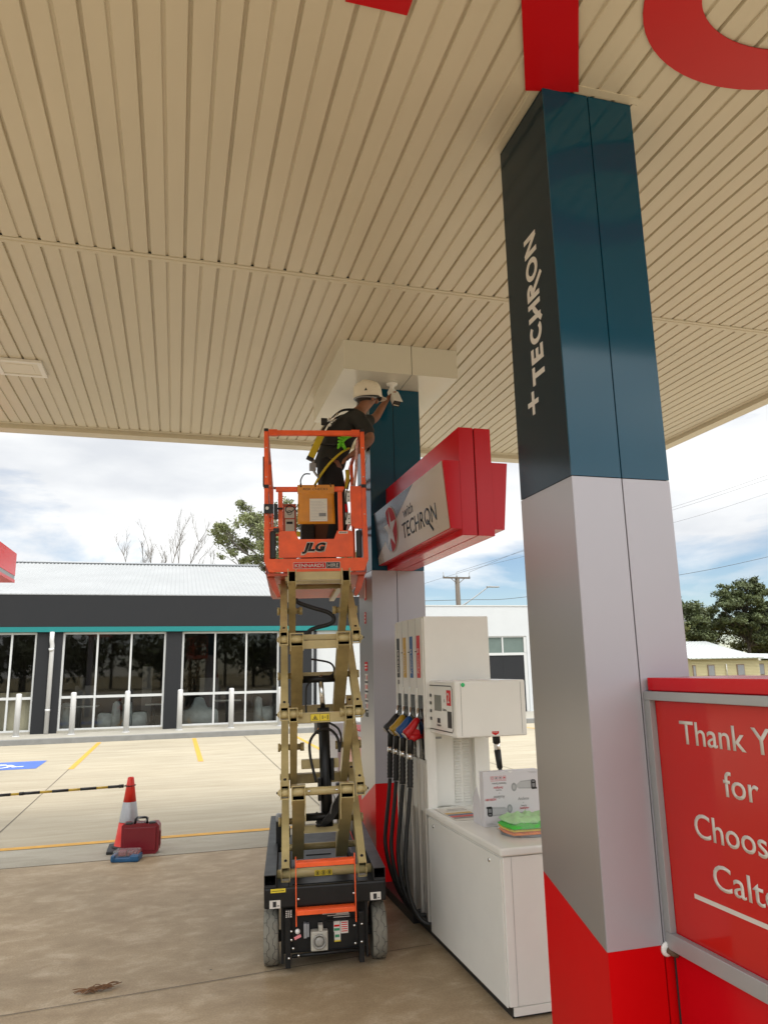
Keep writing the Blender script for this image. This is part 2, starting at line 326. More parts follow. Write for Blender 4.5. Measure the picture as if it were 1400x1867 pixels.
def ribbon(mb, pts, w, M, z=0.0, mi=0, thick=0.002, ends=None):
    """flat stroke of width w through 2D points, mitred"""
    P = [Vector(p) for p in pts]; n = len(P); L_, Rr = [], []
    for i in range(n):
        a = (P[i]-P[i-1]).normalized() if i else None; b = (P[i+1]-P[i]).normalized() if i < n-1 else None
        d = ((a+b).normalized() if a and b and (a+b).length > 1e-6 else (a or b)); nn = Vector((-d.y, d.x))
        k = 1.0
        if a and b: k = 1/max(0.4, nn.dot(Vector((-a.y, a.x))))
        L_.append(P[i]+nn*w/2*k); Rr.append(P[i]-nn*w/2*k)
    for i in range(n-1):
        q = [L_[i], Rr[i], Rr[i+1], L_[i+1]]
        a = [mb.bm.verts.new(M @ Vector((p.x, p.y, z))) for p in q]; b = [mb.bm.verts.new(M @ Vector((p.x, p.y, z+thick))) for p in q]
        mb.bm.faces.new(a[::-1]).material_index = mi; mb.bm.faces.new(b).material_index = mi
        for j in range(4):
            if j == 1 and i < n-2: continue
            if j == 3 and i > 0: continue
            k = (j+1) % 4; mb.bm.faces.new((a[j], a[k], b[k], b[j])).material_index = mi
def arc(cx, cy, a, b, t0, t1, n=18): return [(cx+a*math.cos(R(t0+(t1-t0)*i/n)), cy+b*math.sin(R(t0+(t1-t0)*i/n))) for i in range(n+1)]
def glyph(mb, ch, x, M, h, w, s, mi=0, thick=0.002, z=0):
    """wide geometric capitals with the joined H hook and the long R leg; x = left, w = width"""
    def r(pts, k): ribbon(mb, [(x+p[0]*w, p[1]*h) for p in pts], s, M, z+k*0.0006, mi, thick)
    u = s/2/w; v = s/2/h
    if ch == 'T': r([(0.5, 0), (0.5, 1-v)], 0); r([(0, 1-v), (1, 1-v)], 1)
    if ch == 'E': r([(u, 0), (u, 1)], 0); r([(u, v), (1, v)], 1); r([(u, .5), (.9, .5)], 1); r([(u, 1-v), (1, 1-v)], 1)
    if ch == 'C': r(arc(.55, .5, .55-u, .5-v, 48, 312, 24), 0)
    if ch == 'O': r(arc(.5, .5, .5-u, .5-v, 0, 360, 36), 0)
    if ch == 'N': r([(u, 0), (u, 1)], 0); r([(u, .96), (1-u, .04)], 1); r([(1-u, 0), (1-u, 1)], 2)
    if ch == 'H': r([(u, 0), (u, 1)], 0); r([(1-u, 0), (1-u, 1)], 0); r([(-.18, -.05), (.2, .25), (.55, .48), (1-u, .6)], 1)
    if ch == 'R':
        r([(u, 0), (u, 1)], 0); r([(u, 1-v), (.5, 1-v)]+[(p[0], p[1]) for p in arc(.55, .74, .33, .26-v, 90, -90, 10)]+[(u, .48+v*.4)], 1); r([(.42, .50), (1.28, -.26)], 2)
    if ch == '+': r([(0, .42), (1, .42)], 0); r([(.5, .42-.42), (.5, .84)], 1)
def techron(mb, M, h, s, total, mi=0, thick=0.002, z=0):
    ws = dict(T=.74, E=.62, C=.86, H=.78, R=.66, O=.98, N=.86); gap = .13
    tot = sum(ws[c] for c in 'TECHRON')+gap*6; k = total/tot; x = 0
    for c in 'TECHRON': glyph(mb, c, x, M, h, ws[c]*k, s, mi, thick, z); x += (ws[c]+gap)*k
def smooth_path(P, n=6):
    P = [Vector(p) for p in P]; out = []
    for i in range(len(P)-1):
        p0 = P[max(i-1, 0)]; p1 = P[i]; p2 = P[i+1]; p3 = P[min(i+2, len(P)-1)]
        for j in range(n):
            t = j/n; out.append(.5*((2*p1)+(p2-p0)*t+(2*p0-5*p1+4*p2-p3)*t*t+(3*p1-p0-3*p2+p3)*t**3))
    out.append(P[-1]); return out
# ---------------------------------------------------------------- the ground
def sheet(name, x0, x1, y0, y1, z, m, nx=1, ny=1):
    b = MB()
    for i in range(nx):
        for j in range(ny):
            a, c, d, e = x0+(x1-x0)*i/nx, x0+(x1-x0)*(i+1)/nx, y0+(y1-y0)*j/ny, y0+(y1-y0)*(j+1)/ny
            b.face([(a, d, z), (c, d, z), (c, e, z), (a, e, z)])
    return b.build(name, m, kind='structure')
sheet('ground', -450, 450, -450, 450, -0.03, m_grass)
sheet('forecourt_floor', -16, 7.2, -9.0, 7.78, 0.0, m_fore)
sheet('grey_edge_strip', -16, 7.2, 7.788, 8.70, 0.0, m_band)
b = MB()
b.face([(-40, 8.70, 0), (40, 8.70, 0), (40, 20.75, 0), (-40, 20.75, 0)]); b.face([(7.2, -9, 0), (40, -9, 0), (40, 8.70, 0), (7.2, 8.70, 0)])
b.face([(-40, -9, 0), (-16, -9, 0), (-16, 8.70, 0), (-40, 8.70, 0)]); b.face([(-40, -30, 0), (40, -30, 0), (40, -9, 0), (-40, -9, 0)])
b.build('apron_floor', m_apron, kind='structure')
b = MB(); b.box(-40, 40, 20.90, 22.62, -0.02, 0.13); b.box(7.0, 40, 22.62, 24.0, -0.02, 0.13); b.build('footpath', m_path, kind='structure')
b = MB(); b.box(-40, 40, 20.75, 20.90, -0.02, 0.134, bev=0.012); b.build('kerb', m_kerb, kind='structure')
b = MB()
def strip(b, p, q, w, z=0.004, mi=0):
    p, q = Vector((*p, z)), Vector((*q, z)); d = (q-p).normalized(); n = Vector((-d.y, d.x, 0))*w/2
    b.face([p-n, q-n, q+n, p+n], mi)
strip(b, (-16, 7.784), (7.2, 7.784), 0.010, 0.002)
strip(b, (-4.0, 4.27), (1.62, 4.80), 0.006)
strip(b, (-1.80, 8.71), (-1.80, 15.1), 0.012); strip(b, (1.84, 8.71), (1.84, 20.7), 0.012)
strip(b, (-12, 15.12), (-1.81, 15.12), 0.010); strip(b, (-5.4, 8.71), (-5.4, 20.7), 0.012); strip(b, (5.5, 8.71), (5.5, 20.7), 0.012)
strip(b, (-3.2, -9), (-3.2, 7.7), 0.006, 0.003)
b.build('concrete_joints', m_joint, kind='structure')
b = MB()
strip(b, (-16, 8.60), (7.2, 8.60), 0.12); strip(b, (-1.77, 15.15), (-1.77, 20.6), 0.10); strip(b, (0.55, 15.3), (0.55, 20.6), 0.10)
strip(b, (3.1, 15.2), (3.1, 20.6), 0.09); strip(b, (10.2, 13.0), (9.4, 20.3), 0.09); strip(b, (5.7, 15.2), (5.7, 20.6), 0.09)
b.build('yellow_bay_lines', m_yline, kind='structure')
b = MB(); b.face([(-4.1, 15.55, .004), (-2.42, 15.55, .004), (-2.42, 16.85, .004), (-4.1, 16.85, .004)])
Ms = frame((-3.3, 16.15, .008), (1, 0, 0), (0, 1, 0)); 
ribbon(b, [(-.02, .42), (.0, .12), (.30, .10), (.44, -.22), (.60, -.20)], .09, Ms, 0, 1, .001)
ribbon(b, arc(.02, -.14, .32, .28, 150, 385, 20), .075, Ms, 0.0015, 1, .001)
ribbon(b, [(.02, .26), (.22, .24)], .07, Ms, 0.003, 1, .001)
b.build('accessible_bay_marking', [m_blue_road, m_white_road], kind='structure')

# ---------------------------------------------------------------- canopy
Z0 = 4.43
canopy = empty('fuel_canopy', 'cream ribbed canopy roof over the pumps seen from underneath', 'canopy', (-2, 1, 4.4))
def soffit(y0, y1):
    b = MB(); x = 5.80; ps = [(5.80, Z0)]; k = 0
    while x > -2.2:
        dp = 0.017 if k % 2 else 0.010; fl = 0.090
        ps += [(x-fl, Z0), (x-fl-0.0045, Z0+dp), (x-fl-0.0180, Z0+dp), (x-0.1125, Z0)]; x -= 0.1125; k += 1
    v0 = [b.bm.verts.new((p[0], y0, p[1])) for p in ps]; v1 = [b.bm.verts.new((p[0], y1, p[1])) for p in ps]
    for i in range(len(ps)-1): b.bm.faces.new((v0[i], v0[i+1], v1[i+1], v1[i]))
    return b
soffit(0.40, 4.665).build('soffit', m_soffit, canopy); soffit(4.735, 8.49).build('soffit', m_soffit, canopy)
b = MB(); b.box(-2.3, 5.8, 4.667, 4.733, Z0-0.006, Z0+0.004); b.box(-2.3, 5.8, 4.695, 4.705, Z0-0.010, Z0-0.0055, 1); b.build('joint_trim', [m_trim, m_soffit], canopy)
b = MB()
b.box(-2.50, 6.0, 8.56, 8.74, Z0-0.05, Z0+0.62, bev=.004); b.box(5.86, 6.0, 0.16, 8.558, Z0-0.05, Z0+0.62, bev=.004); b.box(-2.50, -2.36, 0.16, 8.558, Z0-0.05, Z0+0.62); b.box(-2.358, 5.858, 0.16, 0.395, Z0-0.05, Z0+0.62)
b.box(-2.358, 5.858, 8.492, 8.558, Z0-0.004, Z0+0.03); b.box(5.802, 5.858, 0.4, 8.49, Z0-0.004, Z0+0.03)
b.build('fascia', m_trim, canopy)
b = MB(); b.box(-2.35, 5.85, 0.4, 8.55, Z0+0.35, Z0+0.4); b.build('roof_sheet', m_galv, canopy)
b = MB(); b.box(1.27, 1.868, 5.64, 7.05, 4.166, Z0-.001); b.box(1.874, 2.29, 5.64, 7.05, 4.166, Z0-.001); b.box(1.30, 2.26, 5.66, 7.03, 4.17, Z0-.002, 1); b.build('bulkhead', [m_bulk, m_seam], canopy)
b = MB(); b.box(1.56, 2.12, 2.655, 2.695, Z0-0.003, Z0+.002); b.box(1.56, 1.592, 2.697, 3.30, Z0-0.003, Z0+.002); b.box(2.093, 2.12, 2.697, 3.30, Z0-.003, Z0+.002); b.build('column_flashing', m_trim, canopy)
# canopy light
cl = empty('canopy_light', 'square flush light fitting set in the cream soffit', 'light fitting', (-1.43, 6.84, Z0))
b = MB(); b.box(-1.64, -1.24, 6.66, 6.70, Z0-.028, Z0-.001, bev=.004); b.box(-1.64, -1.24, 6.98, 7.02, Z0-.028, Z0-.001, bev=.004); b.box(-1.64, -1.60, 6.7, 6.98, Z0-.028, Z0-.001); b.box(-1.28, -1.24, 6.7, 6.98, Z0-.028, Z0-.001); b.build('frame', m_white, cl)
b = MB(); b.box(-1.60, -1.28, 6.70, 6.98, Z0-.018, Z0-.004); b.box(-1.55, -1.33, 6.75, 6.93, Z0-.021, Z0-.0181); b.build('diffuser', m_lens, cl)
# red lettering on the soffit (reads with its tops towards the camera side)
sl = empty('soffit_lettering', 'giant red lettering fixed flat to the cream soffit above the near column', 'lettering', (1, 2, Z0))
Ml = frame((0, 2.485, Z0-0.005), (1, 0, 0), (0, -1, 0))    # z axis points down
def soffit_glyph(ch, x, w, s=0.235):
    g = MB(); h = .945
    glyph(g, ch, x, Ml, h, w, s, 0, 0.003); g.build('letter', m_redletter, sl)
soffit_glyph('C', -.95, .66, .15); soffit_glyph('H', -.15, .58, .15); soffit_glyph('N', 3.26, 1.1); soffit_glyph('E', -1.55, .48, .15); soffit_glyph('T', -2.2, .55, .15)
g = MB(); Rb = lambda p, k: ribbon(g, p, .25, Ml, k*.0012, 0, .003)
g2 = .262
ribbon(g, [(.715, 0), (.715, .94)], .27, Ml, 0, 0, .003)
ribbon(g, [(.60, .83), (1.02, .83)]+arc(1.04, .66, .20, .17, 90, -90, 10)+[(.80, .49)], .22, Ml, .0012, 0, .003)
_p = [(1.528, -.254), (1.785, -.199), (1.527, .245), (1.36, .52), (1.12, .51), (1.294, .184)]
_a = [g.bm.verts.new(Ml @ Vector((p[0], p[1], .0024))) for p in _p]; _c = [g.bm.verts.new(Ml @ Vector((p[0], p[1], .0054))) for p in _p]
g.bm.faces.new(_a[::-1]); g.bm.faces.new(_c)
for j in range(6): g.bm.faces.new((_a[j], _a[(j+1) % 6], _c[(j+1) % 6], _c[j]))
g.build('letter', m_redletter, sl)
g = MB(); ribbon(g, arc(2.40, .47, .52, .355, 0, 360, 60), .235, Ml, 0, 0, .003); g.build('letter', m_redletter, sl)

# ---------------------------------------------------------------- columns
def column(x, y, w, d, zb, zr, zrb, seam, top, label, red_label):
    c = empty('canopy_column', label, 'column', (x+w/2, y+d/2, 0), group='clad canopy columns on the pump island')
    t = 0.008
    b = MB(); b.box(x+t+.001, x+w-t-.001, y+t+.001, y+d-t-.001, 0.0, top-.002); b.build('core', m_seam, c)
    e = .0018
    b = MB()
    for (a, bb) in ((x, seam-.003), (seam+.003, x+w)): b.box(a, bb, y, y+t, zb+.004, top)
    b.box(x+w-t, x+w, y+t+.0005, y+d, zb+.004, top); b.box(x+t+.0005, x+w-t-.0005, y+d-t, y+d, zb+.004, top)
    b.build('blue_cladding', m_blue, c)
    b = MB(); b.box(x, x+t, y+t+.0005, y+d, zb+.004, top); b.build('charcoal_panel', m_navy, c)
    b = MB()
    for (a, bb) in ((x, seam-.003), (seam+.003, x+w)): b.box(a, bb, y, y+t, zr, zb)
    b.box(x+w-t, x+w, y+t+.0005, y+d, zr, zb); b.box(x+t+.0005, x+w-t-.0005, y+d-t, y+d, zr, zb)
    b.build('silver_cladding', m_silver, c)
    b = MB(); b.prism([(y+t+.0005, zr), (y+d, zrb), (y+d, zb), (y+t+.0005, zb)], 'x', x, x+t); b.build('side_panel', m_silver2, c)
    b = MB()
    for (a, bb) in ((x, seam-.003), (seam+.003, x+w)): b.box(a, bb, y, y+t, .06, zr-.0008)
    b.box(x+w-t, x+w, y+t+.0005, y+d, .06, zr-.0008); b.box(x+t+.0005, x+w-t-.0005, y+d-t, y+d, .06, zr-.0008)
    b.prism([(y+t+.0005, .06), (y+d, .06), (y+d, zrb-.0008), (y+t+.0005, zr-.0008)], 'x', x, x+t)
    b.build('red_base', m_redb, c, label=red_label)
    b = MB(); b.box(x-.004, x+w+.004, y-.004, y+d+.004, 0.0, .06, bev=.004); b.build('plinth', m_black, c)
    return c
col1 = column(1.6, 2.702, .483, .488, 2.487, .64, .81, 1.843, 4.425, 'near tall column clad in glossy teal blue above lilac silver', 'red foot with a slanted upper edge')
Mt = frame((1.5995, 2.868, 3.0), (0, 0, 1), (0, 1, 0))   # reads upwards, tops to the back
b = MB(); techron(b, Mt, .118, .026, .765, thick=.0012); b.build('lettering', m_white_txt, col1)
b = MB(); Mp = frame((1.5995, 2.945, 2.865), (0, 0, 1), (0, 1, 0)); glyph(b, '+', 0, Mp, .125, .115, .024, thick=.0012); b.build('plus_sign', m_white_txt, col1)
col2 = column(1.58, 6.0, .468, .47, 2.514, .794, .60, 1.80, 4.163, 'far canopy column beside the scissor lift, stickers down its silver side', None)
b = MB(); Mt = frame((1.5795, 6.16, 3.02), (0, 0, 1), (0, 1, 0)); techron(b, Mt, .118, .026, .765, thick=.0012)
b.build('lettering', m_white_txt, col2)
b = MB()
b.box(1.577, 1.5785, 6.20, 6.26, 2.28, 2.48, 0); b.box(1.5755, 1.577, 6.215, 6.245, 2.30, 2.46, 1)
b.box(1.577, 1.5785, 6.22, 6.27, 2.08, 2.18, 0)
for k in range(3): b.box(1.5755, 1.577, 6.235, 6.255, 2.095+k*.03, 2.11+k*.03, 1)
b.box(1.577, 1.5785, 6.19, 6.285, 1.68, 1.755, 0)
b.box(1.5755, 1.577, 6.20, 6.275, 1.70, 1.708, 1); b.box(1.5755, 1.577, 6.20, 6.275, 1.725, 1.735, 1)
for k in range(4):
    z = 1.595-k*.078
    for q in (6.19, 6.242):
        b.box(1.577, 1.5785, q, q+.044, z, z+.058, 1); b.box(1.5755, 1.577, q+.012, q+.030, z+.012, z+.046, 0 if (k+int(q*100)) % 3 else 2)
    b.box(1.577, 1.5785, 6.19, 6.285, z-.014, z-.004, 2)
b.box(1.577, 1.5785, 6.19, 6.285, 1.30, 1.335, 2)
b.build('safety_stickers', [m_redb, m_paper, m_black], col2)

# ---------------------------------------------------------------- hanging sign between the columns
sg = empty('hanging_sign', 'red winged sign box with star emblem fixed to the far column', 'sign', (1.82, 5.1, 2.5))
b = MB(); b.box(1.717, 1.819, 4.258, 5.998, 2.512, 3.228, bev=.002, seg=1); b.box(1.827, 1.940, 4.258, 5.998, 2.512, 3.228, bev=.002, seg=1); b.box(1.8192, 1.8268, 4.27, 5.99, 2.52, 3.22, 1); b.build('spine', [m_red, m_seam], sg)
b = MB()
b.prism([(1.605, 3.0), (1.7165, 3.0), (1.7165, 2.555), (1.645, 2.555)], 'y', 4.262, 5.998); b.prism([(1.9405, 3.0), (2.052, 3.0), (2.010, 2.555), (1.9405, 2.555)], 'y', 4.262, 5.998)
b.build('wing', m_red, sg)
ysl = Vector((-.040, 0, .445)); Mf = frame((1.6445, 5.985, 2.560), (0, -1, 0), ysl)
L_, H_ = 1.705, .440
b = MB()
def fpoly(b, pts, z, mi, th=.002):
    a = [b.bm.verts.new(Mf @ Vector((p[0], p[1], z))) for p in pts]; c = [b.bm.verts.new(Mf @ Vector((p[0], p[1], z+th))) for p in pts]
    b.bm.faces.new(a[::-1]).material_index = mi; b.bm.faces.new(c).material_index = mi; n = len(pts)
    for j in range(n): b.bm.faces.new((a[j], a[(j+1) % n], c[(j+1) % n], c[j])).material_index = mi
m_signface = mat('beige gloss sign face', (0.46, 0.395, 0.32), 0.28, var=0.03, spec=0.3, rvar=0.02)
m_signgrey = mat('slate sign face', (0.045, 0.058, 0.072), 0.25, var=0.05, spec=0.3, rvar=0.02)
fpoly(b, [(0, 0), (L_, 0), (L_, H_), (0, H_)], .001, 0, .004); face = b.build('face_panel', m_signface, sg)
b = MB(); fpoly(b, [(.002, .06), (.10, .10), (1.10, H_-.002), (.002, H_-.002)], .0052, 0, .0006); b.build('slate_corner', m_signgrey, face)
em = MB(); cx, cy, rr = .455, .222, .185
circ = lambda r_, n=48, a0=0, a1=360: [(cx+r_*math.cos(R(a0+(a1-a0)*i/n)), cy+r_*math.sin(R(a0+(a1-a0)*i/n))) for i in range(n)]
fpoly(em, circ(rr), .0062, 0, .003); fpoly(em, circ(rr-.008), .0094, 1, .001)
lf = [(cx+(rr-.009)*math.cos(R(a)), cy+(rr-.009)*math.sin(R(a))) for a in range(118, 272, 6)]; fpoly(em, lf, .0106, 2, .0006)
star = []
for i in range(10):
    q = rr*.93 if i % 2 == 0 else rr*.36; a = R(90+36*i); star.append((cx+q*math.cos(a), cy+q*math.sin(a)))
fpoly(em, star, .0114, 3, .0006)
fpoly(em, [(cx, cy), star[0], star[1], (cx, cy)][:3], .0122, 1, .0004)
em.build('emblem', [m_white_txt, mat('emblem red film', (.50, .012, .02), .55, spec=.15), m_signgrey, m_signface], face)
b = MB(); b.merge(text_bm('with', .078, w=.235, thick=.0008, shear=.12, bold=.006), 0, Mf @ Matrix.Translation((.80, .245, .0055))); b.merge(text_bm('TECHRON', .118, w=.76, thick=.0008, shear=.0, bold=.004), 0, Mf @ Matrix.Translation((.745, .095, .0055)))
ribbon(b, [(1.31, .13), (1.42, .04)], .02, Mf, .0064, 0, .0006)
b.build('lettering', m_navy, face)

# ---------------------------------------------------------------- fuel pump
pu = empty('fuel_pump', 'white fuel pump with four coloured nozzles and display box marked 2', 'fuel pump', (1.87, 4.6, 0))
b = MB(); b.box(1.665, 2.08, 3.74, 5.50, 0.0, .085); b.box(1.62, 2.12, 5.2, 6.0, 0, .06); b.build('plinth', m_black, pu)
b = MB(); b.box(1.640, 2.10, 3.712, 4.87, .06, .745, bev=.004); b.box(1.66, 2.09, 3.708, 3.72, .02, .058); b.build('cabinet', m_pump, pu)
b = MB(); b.box(1.632, 1.640, 3.725, 4.86, .055, .738, bev=.003); sp = b.build('side_panel', m_pump, pu)
for yy in (4.76, 3.87):
    b = MB(); b.lathe([(.0, .004), (.009, .004), (.012, .001), (.012, 0)], M=frame((1.632, yy, .700), (0, -1, 0), (0, 0, 1)), n=16); b.build('lock', m_chrome, sp)
b = MB(); b.box(1.6845, 1.6855, 3.7105, 3.7125, .06, .745); b.build('panel_gap', m_galv, pu)
b = MB(); b.box(1.622, 2.115, 3.695, 4.88, .750, .790, bev=.013, seg=4); b.build('lid', m_pump, pu)
b = MB(); b.box(1.634, 2.11, 4.832, 5.51, 1.30, 2.043, bev=.004); b.box(1.634, 1.70, 4.852, 5.51, .76, 1.30); b.box(1.70, 2.11, 4.95, 5.51, .76, 1.30); b.box(1.655, 2.10, 4.872, 5.51, .07, .76); b.build('tower', m_pump, pu)
b = MB()
b.box(1.70, 1.845, 4.915, 4.9495, .792, 1.30); b.box(2.00, 2.105, 4.905, 4.9495, .792, 1.30); b.build('front_panel', m_pumpw, pu)
b = MB()
for xx in (1.862, 1.925):
    for k in range(25):
        z = .805+k*.0175
        b.prism([(4.9495, z+.010), (4.940, z), (4.9495, z-.001)], 'x', xx, xx+.048)
b.build('vent_louvre', m_pumpw, pu)
slots = [(5.471, 5.381), (5.323, 5.218), (5.16, 5.055), (4.991, 4.887)]
edges = [5.51, 5.352, 5.189, 5.023, 4.85]
# raised ribs between the nozzle bays
b = MB()
for e_ in edges[1:4]: b.box(1.624, 1.6335, e_-.020, e_+.020, 1.10, 1.56, bev=.002)
b.box(1.624, 1.6335, 4.845, 4.868, 1.10, 2.03, bev=.002); b.box(1.626, 1.6335, 5.487, 5.51, 1.10, 2.03, bev=.002)
b.build('bay_ribs', m_pump, pu)
b = MB()
for e_ in edges[1:4]:
    b = MB(); b.box(1.6325, 1.6338, e_-.0015, e_+.0015, 1.56, 2.035, 1); b.box(1.628, 1.634, e_-.010, e_+.012, 1.806, 1.811); b.build('hanger_slot', [m_seam, m_galv], pu)
for s0, s1 in slots:
    b = MB(); b.box(1.6305, 1.6338, s1, s0, 1.09, 1.512); b.build('nozzle_recess', m_blackgloss, pu)
b = MB(); b.box(1.640, 1.6545, 4.872, 5.51, .075, 1.085)
for e_ in edges[1:4]: b.box(1.618, 1.640, e_-.014, e_+.014, .085, 1.085, bev=.004)
b.box(1.618, 1.640, 4.873, 4.893, .085, 1.085, bev=.003); b.box(1.618, 1.640, 5.49, 5.51, .085, 1.085, bev=.003)
b.build('lower_cladding', m_pumpsilver, pu)
cols = [('black', m_black, 'Diesel'), ('amber', mat('amber label', (.55, .33, .03), .4), 'Unleaded 91'), ('blue', mat('blue label', (.012, .10, .30), .4), 'Premium 95'), ('red', mat('red label', (.60, .012, .016), .4), 'Premium 98')]
strips = [(5.495, 5.417), (5.331, 5.251), (5.168, 5.092), (5.009, 4.927)]
for (nm, m_, tx), (s0, s1) in zip(cols, strips):
    b = MB(); b.box(1.6315, 1.6338, s1+.006, s0-.006, 1.628, 1.918); lb = b.build('fuel_label', m_, pu, label=nm+' fuel label')
    b = MB(); b.merge(text_bm(tx, .034, w=.17, thick=.0008, bold=.004), 0, frame((1.6312, (s0+s1)/2-.015, 1.66), (0, 0, 1), (0, 1, 0))); b.build('lettering', m_white_txt, lb)
b = MB(); Mr = frame((1.6312, 5.455, 1.595), (0, -1, 0), (0, 0, 1)); ribbon(b, arc(0, 0, .013, .013, 0, 360, 20), .005, Mr); b.build('round_sticker', m_black, pu)
# display head
dh = MB(); dh.box(1.662, 2.135, 4.357, 4.90, 1.272, 1.612, bev=.014, seg=4); head = dh.build('display_box', m_pump, pu)
for xg in (1.699, 2.10):
    b = MB(); b.box(xg, xg+.0016, 4.3563, 4.3575, 1.285, 1.60); b.build('door_gap', m_seam, head)
b = MB(); Md = frame((1.6615, 4.865, 1.300), (0, -1, 0), (0, 0, 1))
rr_ = [(.02, 0), (.44, 0), (.46, .02), (.46, .26), (.44, .28), (.02, .28), (0, .26), (0, .02), (.02, 0)]
ribbon(b, rr_, .006, Md, -.0005, 0, .0015); b.build('panel_outline', m_black, head)
b = MB(); b.box(1.6598, 1.6618, 4.61, 4.74, 1.42, 1.52); b.build('screen', m_lcd, head)
b = MB(); b.box(1.6592, 1.6618, 4.435, 4.505, 1.46, 1.555); nb = b.build('number_plate', m_red, head)
b = MB(); b.merge(text_bm('2', .06, thick=.0006, bold=.006), 0, frame((1.6588, 4.492, 1.478), (0, -1, 0), (0, 0, 1))); b.build('number', m_white_txt, nb)
for z in (1.515, 1.465, 1.415, 1.365): b = MB(); b.box(1.6598, 1.6618, 4.80, 4.83, z-.010, z+.010); b.build('button', m_black, head)
b = MB()
b.box(1.6598, 1.6618, 4.64, 4.69, 1.345, 1.375); b.build('keypad', m_black, head)
b = MB(); b.box(1.6598, 1.6618, 4.43, 4.50, 1.325, 1.425); b.build('card_reader', m_black, head)
b = MB(); b.merge(text_bm('Litres', .016, w=.06, thick=.0005, bold=.01), 0, frame((1.6608, 4.58, 1.425), (0, -1, 0), (0, 0, 1))); b.merge(text_bm('$', .018, thick=.0005, bold=.01), 0, frame((1.6608, 4.555, 1.48), (0, -1, 0), (0, 0, 1))); b.merge(text_bm('Price/Litre', .014, w=.075, thick=.0005, bold=.01), 0, frame((1.6608, 4.70, 1.325), (0, -1, 0), (0, 0, 1)))
b.build('lettering', m_black, head)
b = MB(); b.lathe([(0, .018), (.012, .018), (.017, .012), (.017, 0)], M=frame((1.662, 4.885, 1.445), (0, -1, 0), (0, 0, 1)), n=20); b.build('lock_knob', m_black, head)
b = MB(); b.lathe([(0, .001), (.013, .001), (.013, 0)], M=frame((1.715, 4.3565, 1.588), (1, 0, 0), (0, 0, 1)), n=20); b.build('green_dot_sticker', m_green, head)
b = MB(); b.prism([(1.895, 1.305), (1.94, 1.305), (1.94, 1.292), (1.9175, 1.280), (1.895, 1.292)], 'y', 4.3555, 4.3568); sh_ = b.build('shield_sticker', m_red, head)
b = MB(); b.merge(text_bm('STOP', .008, w=.03, thick=.0004, bold=.01), 0, frame((1.902, 4.3552, 1.294), (1, 0, 0), (0, 0, 1))); b.build('lettering', m_white_txt, sh_)
b = MB(); b.box(1.89, 1.925, 4.45, 4.49, 1.262, 1.2725, bev=.003); b.build('red_button', m_case, head)
b = MB(); b.merge(text_bm('LG1234', .012, w=.05, thick=.0005, bold=.01), 0, frame((1.72, 4.914, 1.235), (1, 0, 0), (0, 0, 1))) if False else b.box(1.712, 1.765, 4.9142, 4.915, 1.222, 1.236); b.build('rating_label', m_galv, pu)
# nozzles: grip, guard, spout, swivel, hose
def nozzle(yc, m_, nm, k):
    b = MB()
    P = lambda u, v: (1.515+u, yc, 1.252+v)
    prof = [(P(0, 0), .026, .7), (P(.012, .008), .033, .8), (P(.045, .038), .030, .8), (P(.075, .078), .025, .8), (P(.098, .105), .019, .9)]
    b.tube([p[0] for p in prof], [p[1] for p in prof], 14, 0)
    b.tube([P(.03, -.012), P(.06, -.018), P(.10, -.008), P(.125, -.02)], [.024, .028, .022, .008], 12, 0)
    b.prism([(1.515+.02, 1.252-.03), (1.515+.11, 1.252-.022), (1.515+.10, 1.252+.03), (1.515+.05, 1.252+.05)], 'y', yc-.016, yc+.016, 0)
    nz = b.build('nozzle', m_, pu, label=nm+' nozzle')
    b = MB(); b.tube([(1.596, yc, 1.335), (1.607, yc, 1.372), (1.619, yc, 1.425)], [.0115, .011, .010], 12); b.build('spout', m_chrome, nz)
    b = MB(); Mc = frame((1.512, yc, 1.249), (0, 1, 0), (.62, 0, -.62)); b.lathe([(.019, -.002), (.019, .004), (.024, .004), (.024, -.002)], M=Mc, n=20); b.lathe([(.0, .001), (.017, .001), (.017, -.004)], M=Mc, n=16, mi=1); b.build('end_ring', [m_white_txt, m_black], nz)
    b = MB(); b.tube([(1.558, yc, 1.235), (1.553, yc, 1.20), (1.550, yc, 1.13)], [.022, .022, .021], 12); b.build('swivel_sleeve', m_rubber, nz)
    b = MB(); b.cyl((1.550, yc, 1.132), (1.549, yc, 1.092), .021); b.box(1.53, 1.57, yc-.012, yc+.012, 1.098, 1.126); b.build('coupling', m_chrome, nz)
    b = MB(); pts = [(1.549, yc, 1.092)]; rs = [.020]
    for q in range(14):
        z = 1.085-q*.013; pts.append((1.548-q*.0004, yc, z)); rs.append(.0225 if q % 2 else .019)
    b.tube(pts, rs, 12); b.build('hose_boot', m_rubber, nz)
    b = MB(); yb = 4.90+k*.055
    Q = [(1.543, yc, .91), (1.530, yc, .78), (1.510, yc, .62), (1.497, yc-.005, .47), (1.502, yc*.72+yb*.28, .33), (1.528, yc*.42+yb*.58, .21), (1.572, yb, .125), (1.62, yb-.02, .095+k*.01), (1.668, yb-.02, .09+k*.01)]
    Q = smooth_path(Q, 5); b.tube(Q, .0145, 10); b.build('hose', m_rubber, nz)
for k, ((nm, m_, tx), (s0, s1)) in enumerate(zip(cols, slots)): nozzle((s0+s1)/2+.012, [m_black, mat('amber nozzle', (.50, .30, .02), .4), mat('blue nozzle', (.01, .08, .27), .4), mat('red nozzle', (.48, .008, .012), .35)][k], nm, 3-k)
